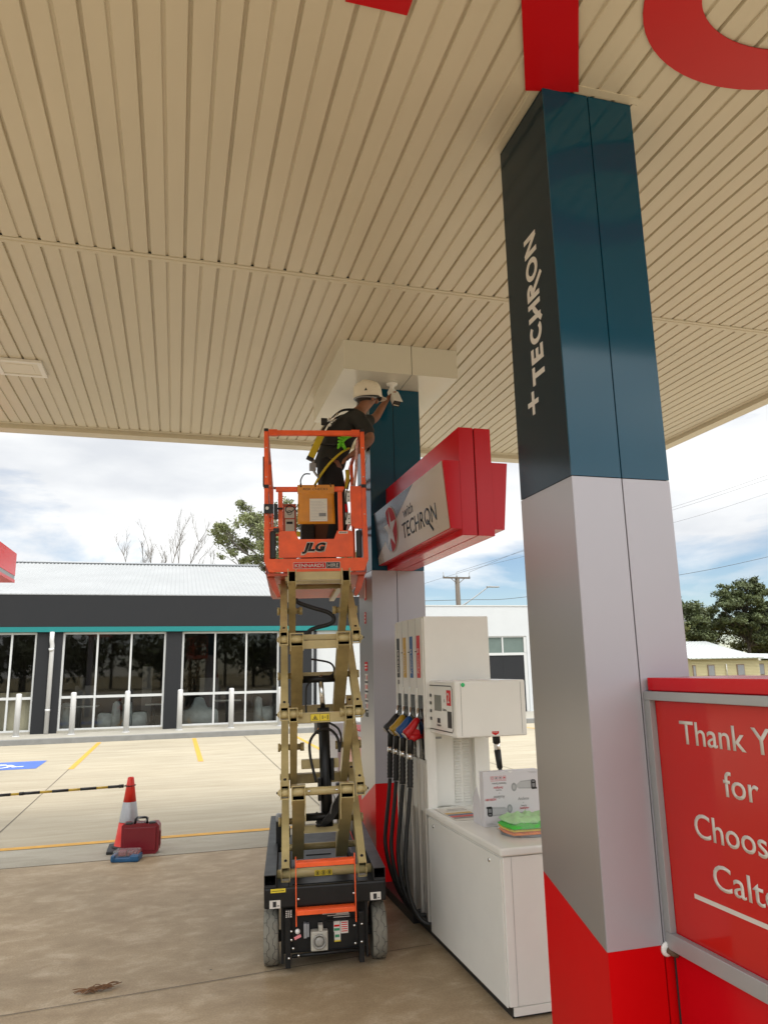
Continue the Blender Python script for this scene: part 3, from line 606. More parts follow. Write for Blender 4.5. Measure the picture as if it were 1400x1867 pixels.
b = MB(); Q = smooth_path([(2.19, 4.98, 1.30), (2.20, 4.98, 1.12), (2.215, 4.98, .95), (2.205, 4.98, .6), (2.17, 4.97, .3), (2.10, 4.95, .12)], 5); b.tube(Q, .0145, 10); b.tube([(2.19, 4.98, 1.34), (2.197, 4.98, 1.17)], .027, 12); b.cyl((2.197, 4.98, 1.172), (2.20, 4.98, 1.12), .022, mi=1); b.tube([(2.20, 4.98, 1.12), (2.212, 4.98, 1.0)], [.024, .020], 12); b.build('far_side_hose', [m_rubber, m_chrome], pu)
# price sheet lying on the lid
ps = empty('price_sheet', 'striped leaflet lying on the pump cabinet lid behind the carton', 'leaflet', (1.75, 4.6, .7905))
b = MB(); Mq = frame((1.665, 4.42, .7910), (-.01, 1, 0), (-1, -.01, 0))
b.box(0, .40, -.20, 0, 0, .0012, 0, M=Mq)
for k, mm in enumerate((1, 2, 3, 4)): b.box(.20-k*.048, .24-k*.048, -.185, -.01, .0014, .0020, mm, M=Mq)
b.box(.30, .31, -.19, -.05, .0014, .002, 4, M=Mq); b.box(.34, .35, -.19, -.07, .0014, .002, 4, M=Mq)
b.build('sheet', [m_paper, cols[1][1], mat('blue grey print', (.13, .16, .25), .5), cols[3][1], mat('grey print', (.22, .20, .20), .5)], ps)

# ---------------------------------------------------------------- carton on the cabinet
X0, X1, Y0, Z1, Z2 = 1.752, 2.106, 4.193, .7905, 1.092
m_carton = mat('white printed carton', (.60, .585, .61), .4, var=.02, scale=4)
cb = empty('camera_carton', 'white camera carton printed upside down, standing on the pump lid', 'box', (1.93, 4.25, .7905))
b = MB(); b.box(X0, X1, Y0, Y0+.055, Z1, Z2, bev=.0015, seg=1); b.build('carton', m_carton, cb)
b = MB(); b.prism([(Y0+.057, .7915), (Y0+.17, .7915), (Y0+.165, .93), (Y0+.10, 1.0), (Y0+.057, .93)], 'x', X0-.002, X0); b.build('open_flap', m_carton, cb)
b = MB(); b.prism([(1.91, Z2), (1.945, Z2), (1.9275, Z2-.012)], 'y', Y0-.0014, Y0-.0002); b.build('tape_tab', m_white, cb)
Mc0 = frame((X0, Y0-.0002, Z1), (1, 0, 0), (0, 0, 1)); Mc180 = frame((X1, Y0-.0002, Z2), (-1, 0, 0), (0, 0, -1))
m_printgrey = mat('grey print ink', (.20, .20, .21), .5); m_printred = mat('red print ink', (.55, .05, .07), .5); m_printlight = mat('pale grey ink', (.44, .44, .45), .5)
def side(Mx, fl):
    g = MB(); T = Matrix.Translation
    if not fl:
        g.merge(text_bm('HIKVISION', .012, w=.066, thick=.0004, bold=.02), 1, Mx @ T((.010, .142, .0004))); ox, oy = .215, .135; kx = .012
    else: ox, oy = .222, .135; kx = .012
    g.merge(text_bm('AcuSense', .017, w=.070, thick=.0004, shear=.15), 2, Mx @ T((ox, oy, .0004)))
    g.merge(text_bm('+', .010, thick=.0004), 2, Mx @ T((ox+.03, oy-.020, .0004)))
    g.merge(text_bm('Powered by', .007, w=.036, thick=.0004, bold=.01), 2, Mx @ T((ox+.018, oy-.034, .0004)))
    g.merge(text_bm('DarkFighter', .012, w=.060, thick=.0004, shear=.2, bold=.01), 1, Mx @ T((ox+.008, oy-.050, .0004)))
    g.merge(text_bm('Network Camera', .011, w=.088, thick=.0004, bold=.01), 2, Mx @ T((ox-.012, oy-.073, .0004)))
    g.box(ox-.015, ox+.085, oy-.084, oy-.0825, .0003, .0008, 1, M=Mx)
    for q in range(4):
        a = ox-.012+q*.026; rr_ = [(a, oy-.108), (a+.018, oy-.108), (a+.018, oy-.09), (a, oy-.09), (a, oy-.108)]
        ribbon(g, rr_, .0016, Mx, .0003, 1, .0004)
        if q == 3: ribbon(g, arc(a+.009, oy-.099, .005, .005, 0, 360, 14), .0018, Mx, .0004, 1, .0004)
        else: g.box(a+.004, a+.014, oy-.103, oy-.095, .0004, .0008, 1 if q in (0,) else 2, M=Mx)
    for q in range(3): g.box(.012, .05+.01*q, .018-.004*q, .020-.004*q, .0003, .0007, 4, M=Mx)
    # the printed camera picture: mount disc, neck, tapered body, dark lens hood
    def poly(p, z, mi): 
        a = [g.bm.verts.new(Mx @ Vector((x, y, z))) for x, y in p]; g.bm.faces.new(a).material_index = mi
    poly([(.16+.017*math.cos(R(i*15)), .092+.024*math.sin(R(i*15))) for i in range(24)], .0004, 3)
    poly([(.16+.009*math.cos(R(i*15)), .092+.013*math.sin(R(i*15))) for i in range(24)], .0008, 4)
    poly([(.045, .108), (.128, .104), (.146, .092), (.143, .078), (.118, .060), (.045, .056)], .0006, 4)
    poly([(.045, .103), (.128, .099), (.130, .096), (.045, .100)], .0010, 3); poly([(.045, .062), (.115, .065), (.117, .062), (.045, .058)], .0010, 3)
    poly([(.014, .110), (.044, .111), (.050, .104), (.050, .064), (.044, .055), (.024, .057), (.018, .066), (.018, .098), (.012, .103)], .0012, 0)
    poly([(.024, .098), (.042, .098), (.044, .078), (.024, .078)], .0016, 2); poly([(.026, .070), (.041, .070), (.042, .062), (.026, .063)], .0016, 2)
    return g
side(Mc0, 0).build('printing', [m_black, m_printred, m_printgrey, m_galv, m_printlight], cb)
side(Mc180, 1).build('printing', [m_black, m_printred, m_printgrey, m_galv, m_printlight], cb)
# bag of folded hi vis vest on a coil of wire
vb = empty('vest_bag', 'clear bag of folded lime and orange fabric on the pump lid', 'bag', (1.90, 3.98, .79))
def slab(x0, x1, y0, y1, z0, z1, m_, nm, seed, amp=.006, mi=0, parent=vb):
    b = MB(); n = 22; k = 14; rnd = seed*3.1
    top = [[None]*(k+1) for _ in range(n+1)]; bot = [[None]*(k+1) for _ in range(n+1)]
    for i in range(n+1):
        for j in range(k+1):
            u, v = i/n, j/k; e_ = min(1, 5*min(u, 1-u, v, 1-v)+.06)**.5
            # rounded plan
            x = x0+(x1-x0)*u; y = y0+(y1-y0)*v; cxm, cym = (x0+x1)/2, (y0+y1)/2
            dx, dy = (u-.5)*2, (v-.5)*2; sq = 1-.10*abs(dx*dy)**1.2
            x = cxm+(x-cxm)*sq; y = cym+(y-cym)*sq
            w = noise.noise(Vector((x*28+rnd, y*28, seed)))*amp+noise.noise(Vector((x*70, y*70+rnd, seed)))*amp*.5
            top[i][j] = b.bm.verts.new((x, y, z0+(z1-z0)*e_+w*e_)); bot[i][j] = b.bm.verts.new((x, y, z0+w*.15))
    for i in range(n):
        for j in range(k):
            b.bm.faces.new((top[i][j], top[i+1][j], top[i+1][j+1], top[i][j+1])); b.bm.faces.new((bot[i][j+1], bot[i+1][j+1], bot[i+1][j], bot[i][j]))
    for i in range(n):
        b.bm.faces.new((bot[i][0], bot[i+1][0], top[i+1][0], top[i][0])); b.bm.faces.new((top[i][k], top[i+1][k], bot[i+1][k], bot[i][k]))
    for j in range(k):
        b.bm.faces.new((top[0][j], top[0][j+1], bot[0][j+1], bot[0][j])); b.bm.faces.new((bot[n][j], bot[n][j+1], top[n][j+1], top[n][j]))
    return b.build(nm, m_, parent, smooth=True)
slab(1.772, 2.085, 3.87, 4.10, .803, .822, mat('orange vest fabric', (.75, .20, .02), .6, var=.15, scale=30), 'orange_layer', 1, .009)
slab(1.775, 2.08, 3.875, 4.105, .820, .832, mat('yellow vest tape', (.72, .50, .03), .5, var=.15, scale=30), 'yellow_layer', 2, .010)
slab(1.776, 2.08, 3.88, 4.11, .831, .850, mat('lime vest fabric', (.06, .50, .05), .6, var=.2, scale=30), 'green_layer', 3, .012)
slab(1.80, 2.08, 3.93, 4.15, .848, .874, mat('pale lime fabric', (.40, .66, .34), .45, var=.1, scale=20), 'pale_layer', 4, .022)
slab(1.768, 2.09, 3.862, 4.115, .7975, .856, m_film, 'plastic_film', 5, .020)
wc = MB()
for k in range(5):
    a_, b_ = .158+.003*math.sin(k*2.1), .120+.003*math.cos(k)
    wc.tube([(1.925+a_*math.cos(R(i*10)), 3.985+b_*math.sin(R(i*10)), .7930+k*.0018) for i in range(37)], .0018, 6)
co = wc.build('wire_coil', m_galv, None); tag(co, 'flat ring of grey wire under the fabric bag', 'wire coil')

# ---------------------------------------------------------------- thank-you stand
ts = empty('welcome_sign_stand', 'red box stand with grey framed thank you panel beside near column', 'sign stand', (2.05, 2.2, 0))
b = MB(); b.box(1.878, 2.30, 1.742, 2.685, 0.0, 1.588, bev=.003); b.build('body', m_red, ts)
b = MB(); b.box(1.868, 2.31, 1.735, 2.690, 1.5885, 1.640, bev=.004); b.build('top_cap', m_red, ts)
fr = MB(); xa, xb = 1.850, 1.877
fr.box(xa, xb, 1.745, 2.700, 1.552, 1.586, bev=.003); fr.box(xa, xb, 1.745, 2.700, .630, .690, bev=.003); fr.box(xa, xb, 2.662, 2.700, .6905, 1.5515, bev=.002); fr.box(xa, xb, 1.745, 1.783, .6905, 1.5515, bev=.002)
frm = fr.build('frame', mat('grey aluminium frame', (.36, .37, .375), .4, metal=.3, var=.03), ts)
b = MB(); b.box(1.8755, 1.8765, 1.79, 2.655, .695, 1.548); b.build('panel', mat('red acrylic panel', (.50, .016, .012), .10, var=.06, scale=1.2, spec=.35, rvar=.03), ts)
b = MB(); b.box(1.8775, 1.882, 2.686, 2.694, 0, .628) ; b.build('edge_gap', m_seam, ts)
b = MB()
tl = lambda s_, y, z, w: b.merge(text_bm(s_, .085, w=w, thick=.0012, bold=.006), 0, frame((1.8750, y, z), (0, -1, 0), (0, 0, 1)))
tl('Thank You', 2.520, 1.396, .590); tl('for', 2.310, 1.236, .166); tl('Choosing', 2.490, 1.068, .515); tl('Caltex', 2.415, .912, .385)
b.box(1.8738, 1.8750, 1.93, 2.53, .848, .864); b.build('lettering', m_white_txt, ts)
fl = empty('pipe_flange', 'white round flange with brown pipe end beside the sign stand', 'flange', (1.853, 2.69, .623))
Mg = frame((1.853, 2.6995, .626), (1, 0, 0), (0, 0, 1)); b = MB(); b.lathe([(0, .010), (.020, .010), (.026, .006), (.027, 0)], M=Mg, n=28); b.build('flange', m_white, fl)
b = MB(); b.tube([(1.853, 2.692, .626), (1.862, 2.675, .620), (1.878, 2.668, .614)], [.013, .014, .013], 12); b.build('pipe_end', mat('rusty brown', (.12, .08, .05), .8, var=.3, scale=60, bump=.4), fl)
# ---------------------------------------------------------------- scissor lift (built in its own frame)
lift = empty('scissor_lift', 'raised orange and sand scissor lift with black base beside the pump', 'scissor lift', (.906, 4.604, 0), (0, R(-.9), R(-8.3)))
SX = Vector((1, 0, 0))
def rt(b, x0, x1, y, z, w=.032, h=.032, mi=0): b.box(x0, x1, y-w/2, y+w/2, z-h/2, z+h/2, mi, bev=.003)
# wheels
for (wx, wy) in ((-.318, .165), (.318, .165), (-.318, 1.62), (.318, 1.62)):
    wz = .156-wx*.0157; Mw = Matrix.Translation((wx, wy, wz)) @ Matrix.Rotation(R(90), 4, 'Y')
    b = MB(); b.lathe([(.085, -.041), (.140, -.043), (.152, -.039), (.156, -.028), (.1565, 0), (.156, .028), (.152, .039), (.140, .043), (.085, .041)], M=Mw, n=56)
    ty = b.build('wheel', m_tyre, lift, local=True)
    b = MB(); b.lathe([(0, -.034), (.03, -.040), (.05, -.028), (.086, -.030), (.086, .030), (.05, .028), (.03, .040), (0, .034)], M=Mw, n=28); b.build('rim', m_blackpaint, ty, local=True)
    b = MB()
    for s_ in (-1, 1):
        for q in range(12):
            pts = []
            for k, (da, xx) in enumerate(((0, .010), (5, .024), (15, .026), (20, .012), (30, .010))):
                a = R(q*30+da+(8 if s_ < 0 else 0)); xx2 = s_*xx if s_ > 0 else -xx
                pts.append((wx+xx2*.95, wy+.1568*math.cos(a), wz+.1568*math.sin(a)))
            b.tube(pts, .0012, 4)
            a = R(q*30+10+(8 if s_ < 0 else 0)); b.tube([(wx+s_*.026, wy+.1568*math.cos(a), wz+.1568*math.sin(a)), (wx+s_*.041, wy+.1545*math.cos(a), wz+.1545*math.sin(a))], .0012, 4)
    b.build('tread_groove', m_seam, ty, local=True)
# chassis
b = MB()
for s in (-1, 1):
    b.box(min(s*.357, s*.285), max(s*.357, s*.285), 0, 1.84, .395, .474, bev=.006)
    b.box(min(s*.357, s*.245), max(s*.357, s*.245), .012, .10, .352, .40, bev=.004)
b.box(-.355, .355, -.006, .03, .352, .462, bev=.010); b.box(-.25, .25, .03, 1.84, .30, .372)
b.box(-.245, .245, .03, .06, .10, .36); b.box(-.20, .20, .06, 1.8, .09, .30, bev=.01)
b.box(-.26, -.245, .02, .12, .05, .35, bev=.003); b.box(.232, .247, .02, .12, .05, .35, bev=.003)
b.box(-.235, -.205, .0, .06, .03, .30, bev=.003); b.box(.19, .22, .0, .06, .03, .30, bev=.003)
b.box(-.28, .28, .14, .19, .13, .18)
b.tube([(-.20, .01, .090), (.19, .01, .096)], .010, 8); b.tube([(.0, .01, .262), (.19, .01, .268)], .005, 8)
b.build('chassis', m_blackpaint, lift, local=True)
for s in (-1, 1):
    b = MB(); b.rtube((s*.321, -.004, .505), (s*.321, 1.80, .505), .070, .058, SX, .004, 0, 1); b.build('side_rail', [m_railgrey, m_blackgloss], lift, local=True)
b = MB(); b.box(-.215, .215, .05, .62, .376, .392, bev=.012, seg=3); b.box(-.205, .205, .64, 1.25, .376, .390, bev=.012, seg=3)
b.box(-.19, .19, .30, .308, .392, .396); b.box(-.09, .09, 1.03, 1.045, .39, .396); b.box(-.07, .05, .86, .875, .39, .395)
b.build('deck_cover', m_greydeck, lift, local=True)
b = MB(); b.box(-.285, -.216, .04, 1.75, .376, .384); b.box(.216, .285, .04, 1.75, .376, .384); b.box(-.225, -.21, .6, 1.7, .384, .45); b.box(.21, .225, .6, 1.7, .384, .45); b.build('inner_track', m_railgrey, lift, local=True)
for x, y in ((-.185, .075), (.185, .075), (-.185, .59), (.185, .59), (-.18, .67), (.18, .67), (-.10, .2), (.06, .12)): b = MB(); b.lathe([(0, .006), (.008, .005), (.010, 0)], org=(x, y, .392), n=12); b.build('bolt', m_chrome, lift, local=True)
for x, z in ((-.200, .225), (-.20, .18), (.165, .23), (.208, .235), (.168, .135), (.205, .14), (-.19, .135), (-.215, .085), (-.16, .095), (.165, .405), (-.158, .395)): b = MB(); b.lathe([(0, .006), (.006, .005), (.008, 0)], M=frame((x, -.006 if z > .3 else -.002, z), (1, 0, 0), (0, 0, 1)), n=10); b.build('bolt', m_chrome, lift, local=True)
# ladder on the front
b = MB()
for s in (-1, 1):
    x = s*.172; b.box(x-.003, x+.003, -.050, -.028, .262, .632, bev=.001, seg=1)
b.build('ladder_frame', m_orange, lift, local=True)
for z in (.588, .333):
    b = MB(); b.box(-.168, .168, -.058, -.030, z-.012, z+.014, bev=.003); b.box(-.168, .168, -.030, .012, z+.006, z+.014, bev=.002)
    for q in range(33): b.prism([(-.163+q*.010, z+.014), (-.160+q*.010, z+.0185), (-.157+q*.010, z+.014)], 'y', -.052, -.046)
    b.build('ladder_step', m_orange, lift, local=True)
# front panel fittings
b = MB(); b.box(-.090, .008, -.030, .028, .118, .222, bev=.008); b.box(-.046, -.020, -.034, .02, .222, .255, bev=.003); sk = b.build('charger_socket', mat('grey socket plastic', (.42, .40, .34), .45, var=.08, scale=20), lift, local=True)
b = MB(); Mk = frame((-.041, -.030, .168), (1, 0, 0), (0, 0, 1)); b.lathe([(.030, .0), (.030, .007), (.040, .007), (.040, .0)], M=Mk, n=32); b.lathe([(0, .010), (.014, .012), (.024, .006), (.028, 0)], M=Mk, n=28); b.build('socket_cap', mat('pale socket ring', (.30, .29, .26), .35), sk, local=True)
b = MB(); b.box(-.130, -.112, -.012, .028, .185, .262, bev=.002); b.box(-.112, -.098, -.008, .028, .19, .258, bev=.002); b.build('hinge_latch', m_galv, lift, local=True)
b = MB(); b.lathe([(0, .014), (.012, .012), (.015, 0)], M=frame((-.165, -.03, .232), (1, 0, 0), (0, 0, 1)), n=16); b.build('isolator_knob', m_white, lift, local=True)
b = MB(); b.box(-.020, .020, -.002, .002, -.008, .008, bev=.0015, M=Matrix.Translation((-.165, -.050, .208)) @ Matrix.Rotation(R(-22), 4, 'Y')); b.build('pink_tag', mat('pink tag', (.70, .22, .24), .5), lift, local=True)
DM = [m_paper, m_redb, mat('decal green', (.03, .25, .12), .5), m_ysticker, m_black, m_railgrey]
def decal(boxes, nm='safety_decal'):
    b = MB()
    for q in boxes: b.box(*q)
    b.build(nm, DM, lift, local=True)
decal([(.045, .083, .0270, .0285, .195, .252, 0), (.047, .080, .0262, .0270, .222, .232, 1), (.047, .080, .0262, .0270, .200, .214, 2)])
decal([(.048, .084, .0265, .0280, .145, .195, 0), (.048, .084, .0258, .0264, .142, .150, 3), (.052, .078, .0258, .0264, .165, .180, 2)])
decal([(.086, .130, .0270, .0285, .184, .250, 0)]+[(.091, .126, .0262, .0270, .193+k*.0115, .198+k*.0115, 1) for k in range(5)])
decal([(-.325, -.262, -.0085, -.0065, .355, .398, 0), (-.306, -.286, -.0098, -.0086, .362, .392, 4), (-.282, -.268, -.0098, -.0086, .366, .370, 4)])
decal([(.262, .325, -.0085, -.0065, .36, .402, 0), (.28, .30, -.0098, -.0086, .365, .395, 4), (.305, .317, -.0098, -.0086, .368, .372, 4)])
decal([(-.318, -.232, -.0085, -.0065, .438, .459, 3), (-.31, -.24, -.0095, -.0085, .446, .449, 4)])
decal([(-.235, -.195, -.012, -.0065, .30, .345, 5)]+[(-.232+q*.013, -.224+q*.013, -.0130, -.0122, .304+k*.010, .3085+k*.010, 0) for k in range(4) for q in range(3)])
decal([(a, c, .0270, .0282, .315-k*.011, .319-k*.011, 0) for k, (a, c) in enumerate(((-.035, .065), (-.035, .05), (-.02, .13), (.01, .14), (.045, .14)))]+[(.06, .135, .0262, .0270, .288, .300, 0)], 'rating_plate')
b = MB(); b.box(-.300, -.258, .80, .86, .474, .70, bev=.008); b.box(-.300, -.258, .795, .86, .67, .722, 1, bev=.016, seg=4); b.box(-.29, -.20, .84, .90, .56, .62); b.build('tilt_beacon_post', [m_blackpaint, m_galv], lift, local=True)
# scissor arms
zk = [.497, .965, 1.430, 1.895, 2.310]; YN, YF = .15, .82
def arm(x, w, z0, y0, z1, y1, off, h=.088, m_=None):
    b = MB(); d = Vector((0, y1-y0, z1-z0)).normalized(); p0 = Vector((x, y0, z0+off))-d*.030; p1 = Vector((x, y1, z1+off))+d*.03
    b.rtube(p0, p1, w, h, SX, .0045, 0, 1)
    for q in (.06, .94):
        p = p0.lerp(p1, q); nrm = SX.cross(d); nrm = nrm if nrm.z > 0 else -nrm
        b.lathe([(0, .003), (.009, .003), (.010, 0)], M=frame(p+nrm*h/2, SX, d) if SX.cross(d).z > 0 else frame(p+nrm*h/2, d, SX), n=12, mi=1)
    return b
for k in range(4):
    for s in (-1, 1):
        arm(s*.232, .048, zk[k], YN, zk[k+1], YF, .026).build('scissor_arm', [m_khaki, m_blackgloss], lift, local=True)
        wide = k in (0, 2); xc, w = ((.150, .078) if wide else (.176, .048))
        arm(s*xc, w, zk[k], YF, zk[k+1], YN, -.026).build('scissor_arm', [m_khaki_d if k > 1 else m_khaki, m_blackgloss], lift, local=True)
# pins, bosses and cross members
b = MB(); b.cyl((-.284, YN, zk[0]), (.292, YN, zk[0]), .026, 24)
for s in (-1, 1): b.box(s*.232-.027, s*.232+.027, YN-.030, YN+.03, zk[0]-.040, zk[0]-.034); b.box(s*.232-.0275, s*.232-.022, YN-.030, YN+.03, zk[0]-.040, zk[0]+.03); b.box(s*.232+.022, s*.232+.0275, YN-.030, YN+.03, zk[0]-.040, zk[0]+.03)
ax = b.build('lower_axle', m_khaki, lift, local=True)
b = MB(); yy = YN-.0275
for q in range(3): b.box(-.058+q*.036, -.024+q*.036, yy-.001, yy, zk[0]-.016, zk[0]+.016, 0); ribbon(b, arc(-.041+q*.036, 0, .012, .012, 0, 360, 14), .002, frame((0, yy-.0012, zk[0]), (1, 0, 0), (0, 0, 1)), 0, 1, .0006); b.box(-.045+q*.036, -.037+q*.036, yy-.0022, yy-.0012, zk[0]-.008, zk[0]+.008, 1)
b.build('warning_sticker', [m_ysticker, m_black], ax, local=True)
for k in (1, 2, 3, 4):
    z = zk[k]; ya = YN-.018
    b = MB()
    for s in (-1, 1):
        xi0, xi1 = ((.111, .189) if k in (1, 3) else (.152, .200))
        if k < 4:
            b.cyl((s*.209, ya, z), (s*.255, ya, z), .026, 20); b.cyl((s*.262, ya, z), (s*.276, ya, z), .024, 14, r2=.010); b.cyl((s*.276, ya, z), (s*.284, ya, z), .007, 10, mi=1)
            for xx in (.2065, .2575): b.box(s*xx-.0025, s*xx+.0025, YN-.047, YN+.03, z-.036, z+.066)
            b.box(s*.232-.023, s*.232+.023, YN-.046, YN+.03, z-.036, z-.031)
        if k < 4:
            b.cyl((s*xi0, ya, z), (s*xi1, ya, z), .026, 20)
            b.box(s*(xi0+xi1)/2-(xi1-xi0)/2, s*(xi0+xi1)/2+(xi1-xi0)/2, YN-.046, YN+.03, z+.034, z+.039)
        for xx in (xi0-.0015, xi1+.0015): b.box(s*xx-.0025, s*xx+.0025, YN-.047, YN+.03, z-.072, z+.039)
        if k == 2: b.cyl((s*.150, ya, z), (s*.118, ya, z), .022, 14); b.cyl((s*.130, ya, z), (s*.118, ya, z), .030, 6)
    if k == 1:
        b.cyl((-.115, ya, z), (.115, ya, z), .024, 20)
        for s in (-1, 1): b.lathe([(0, .004), (.007, .003), (.008, 0)], M=frame((s*.085, ya-.024, z+.004), (1, 0, 0), (0, 0, 1)), n=12, mi=2); b.box(s*.108-.002, s*.108+.002, YN-.03, YN+.03, z-.17, z+.02)
    if k == 2: b.box(-.155, .155, YN-.012, YN+.03, z-.058, z+.004, bev=.003)
    if k == 3: b.box(-.115, .115, YN-.01, YN+.025, z-.062, z-.010, bev=.003); b.box(-.115, .115, YN+.03, YN+.05, z-.006, z+.030, bev=.003)
    if k == 4: b.box(-.150, .150, YN+.01, YN+.05, z-.030, z+.025, bev=.003)
    pn = b.build('pivot_beam', [m_khaki, m_black, m_chrome], lift, local=True)
    if k == 2:
        b = MB(); b.box(-.070, .052, YN-.0140, YN-.0125, z-.050, z-.004, 1); b.box(-.068, -.010, YN-.0150, YN-.0141, z-.048, z-.006, 0); b.box(-.008, .050, YN-.0150, YN-.0141, z-.048, z-.006, 0)
        b.prism([(-.058, z-.042), (-.022, z-.042), (-.040, z-.012)], 'y', YN-.0158, YN-.0151, 1); b.prism([(-.052, z-.039), (-.028, z-.039), (-.040, z-.018)], 'y', YN-.0164, YN-.0159, 0); b.box(-.044, -.036, YN-.0170, YN-.0165, z-.037, z-.025, 1)
        b.box(.036, .041, YN-.0158, YN-.0151, z-.042, z-.012, 1); b.box(.004, .009, YN-.0158, YN-.0151, z-.038, z-.016, 1); b.box(.014, .030, YN-.0158, YN-.0151, z-.028, z-.025, 1)
        b.build('warning_sticker', [m_ysticker, m_black], pn, local=True)
for k in range(4):
    zc = (zk[k]+zk[k+1])/2; yc = (YN+YF)/2; b = MB()
    for s in (-1, 1): b.cyl((s*.115, yc, zc), (s*.275, yc, zc), .020, 12); b.cyl((s*.262, yc, zc), (s*.278, yc, zc), .030, 6); b.cyl((s*.130, yc, zc), (s*.105, yc, zc), .030, 6)
    if k != 0: b.box(-.155, .155, yc+.02, yc+.06, zc-.040, zc+.02, bev=.003) if k in (2,) else None
    b.build('centre_pin', m_khaki_d, lift, local=True)
for k in range(5):
    b = MB(); z = zk[k]; b.cyl((-.27, YF, z), (.27, YF, z), .022, 14)
    if 0 < k < 4: b.box(-.152, .152, YF-.05, YF-.02, z-.045, z+.02, bev=.003)
    b.build('rear_pivot_beam', m_khaki_d, lift, local=True)
b = MB(); b.box(-.115, .115, .46, .50, .655, .705, bev=.003); b.box(-.125, .125, .46, .50, 1.055, 1.115, bev=.004); b.build('brace', m_khaki, lift, local=True)
# hydraulic ram
b = MB(); b.tube([(.040, .42, .70), (.034, .45, .98), (.028, .48, 1.40)], .037, 20); b.cyl((.028, .48, 1.40), (.027, .482, 1.445), .041, 20); b.box(-.020, .003, .40, .45, .86, 1.00, bev=.004); b.box(.070, .090, .42, .46, .98, 1.12, bev=.004); ram = b.build('hydraulic_ram', m_blackpaint, lift, local=True)
b = MB(); b.cyl((.026, .482, 1.43), (.012, .50, 1.66), .017, 16); b.build('ram_rod', m_chrome, ram, local=True)
b = MB(); b.cyl((-.11, .50, 1.635), (.11, .50, 1.635), .024, 14); b.build('ram_crossbar', m_blackpaint, lift, local=True)
b = MB(); b.cyl((-.105, .40, .765), (.135, .40, .765), .024, 16); b.build('ram_crossbar', m_blackpaint, lift, local=True)
def cable(P, r=.010, fl=.6): 
    b = MB(); b.tube(smooth_path(P, 5), r, 8, flat=fl); b.build('cable_loop', m_rubber, lift, local=True)
cable([(-.15, .5, 2.19), (-.131, .5, 2.162), (-.03, .5, 2.123), (.075, .5, 2.088), (.114, .5, 2.046), (.088, .5, 2.008), (-.04, .5, 1.975), (-.081, .5, 1.93), (-.08, .45, 1.88)], .014)
cable([(-.05, .5, 1.77), (-.015, .5, 1.765), (.079, .5, 1.742), (.108, .5, 1.70), (.088, .5, 1.656), (.002, .5, 1.636), (-.074, .5, 1.601), (-.088, .5, 1.52), (-.087, .5, 1.40)], .011)
cable([(-.03, .4, .98), (-.05, .4, 1.06), (-.068, .4, 1.15), (-.065, .4, 1.24), (-.012, .4, 1.300), (.062, .4, 1.307), (.115, .4, 1.25), (.125, .4, 1.16)], .009)
cable([(.125, .4, 1.16), (.140, .4, 1.24), (.12, .4, 1.31), (.06, .4, 1.35)], .007)
for k in range(5): cable([(.12+k*.006, .36, .93), (.13-k*.010, .36, .86), (.10-k*.012, .36, .79), (.05-k*.012, .37, .735), (-.01+k*.008, .40, .71), (-.03, .46, .70+.02*k)], .008, 1)
b = MB(); b.box(.10, .135, .42, .48, .90, .96, bev=.01); b.tube(smooth_path([(.06, .36, .93), (.085, .34, .88), (.065, .34, .84), (.055, .36, .78)], 5), .005, 8, mi=1); b.build('valve_block', [m_blackpaint, m_galv], lift, local=True)
# platform
PY, PB = .50, 2.22
pf = MB()
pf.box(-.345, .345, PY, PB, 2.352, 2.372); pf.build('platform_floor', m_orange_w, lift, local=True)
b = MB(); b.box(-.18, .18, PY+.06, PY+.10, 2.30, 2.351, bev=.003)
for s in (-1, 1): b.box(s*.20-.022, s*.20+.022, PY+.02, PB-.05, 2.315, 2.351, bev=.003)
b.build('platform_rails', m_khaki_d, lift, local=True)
b = MB(); b.prism([(-.367, 2.455), (-.335, 2.376), (.335, 2.376), (.367, 2.455), (.367, 2.468), (-.367, 2.468)], 'y', PY-.030, PY-.005)
hb = b.build('front_beam', m_orange, lift, local=True)
b = MB(); b.box(-.165, .165, PY-.0315, PY-.0303, 2.395, 2.441, 1); b.box(-.162, .062, PY-.0325, PY-.0316, 2.398, 2.438, 0); b.box(.066, .162, PY-.0325, PY-.0316, 2.398, 2.438, 2)
b.merge(text_bm('KENNARDS', .024, w=.205, thick=.0006, bold=.022), 1, frame((-.153, PY-.0327, 2.406), (1, 0, 0), (0, 0, 1))); b.merge(text_bm('HIRE', .026, w=.080, thick=.0006, bold=.004), 1, frame((.074, PY-.0327, 2.405), (1, 0, 0), (0, 0, 1)))
b.build('hire_plate', [m_redb, m_white_txt, m_black], hb, local=True)
b = MB()
b.prism([(-.265, 2.478), (.262, 2.478), (.262, 2.655), (.245, 2.668), (.150, 2.668), (.125, 2.608), (-.125, 2.608), (-.150, 2.668), (-.265, 2.668)], 'y', PY-.020, PY-.005)
tp = b.build('toe_plate', m_orange, lift, local=True)
b = MB(); Mj = frame((-.103, PY-.0203, 2.523), (1, 0, 0), (0, 0, 1))
b.merge(text_bm('JLG', .062, w=.165, thick=.0008, shear=.35, bold=.085), 1, Mj @ Matrix.Translation((-.003, -.003, 0)))
b.merge(text_bm('JLG', .054, w=.150, thick=.0008, shear=.35, bold=.055), 0, Mj @ Matrix.Translation((.004, .002, .0010))); b.box(.16, .225, PY-.0212, PY-.0201, 2.646, 2.662, 2); b.box(.168, .176, PY-.0222, PY-.0213, 2.650, 2.658, 3); b.box(.18, .215, PY-.0222, PY-.0213, 2.652, 2.656, 3)
b.build('maker_lettering', [m_railgrey, m_white_txt, m_paper, m_black], tp, local=True)
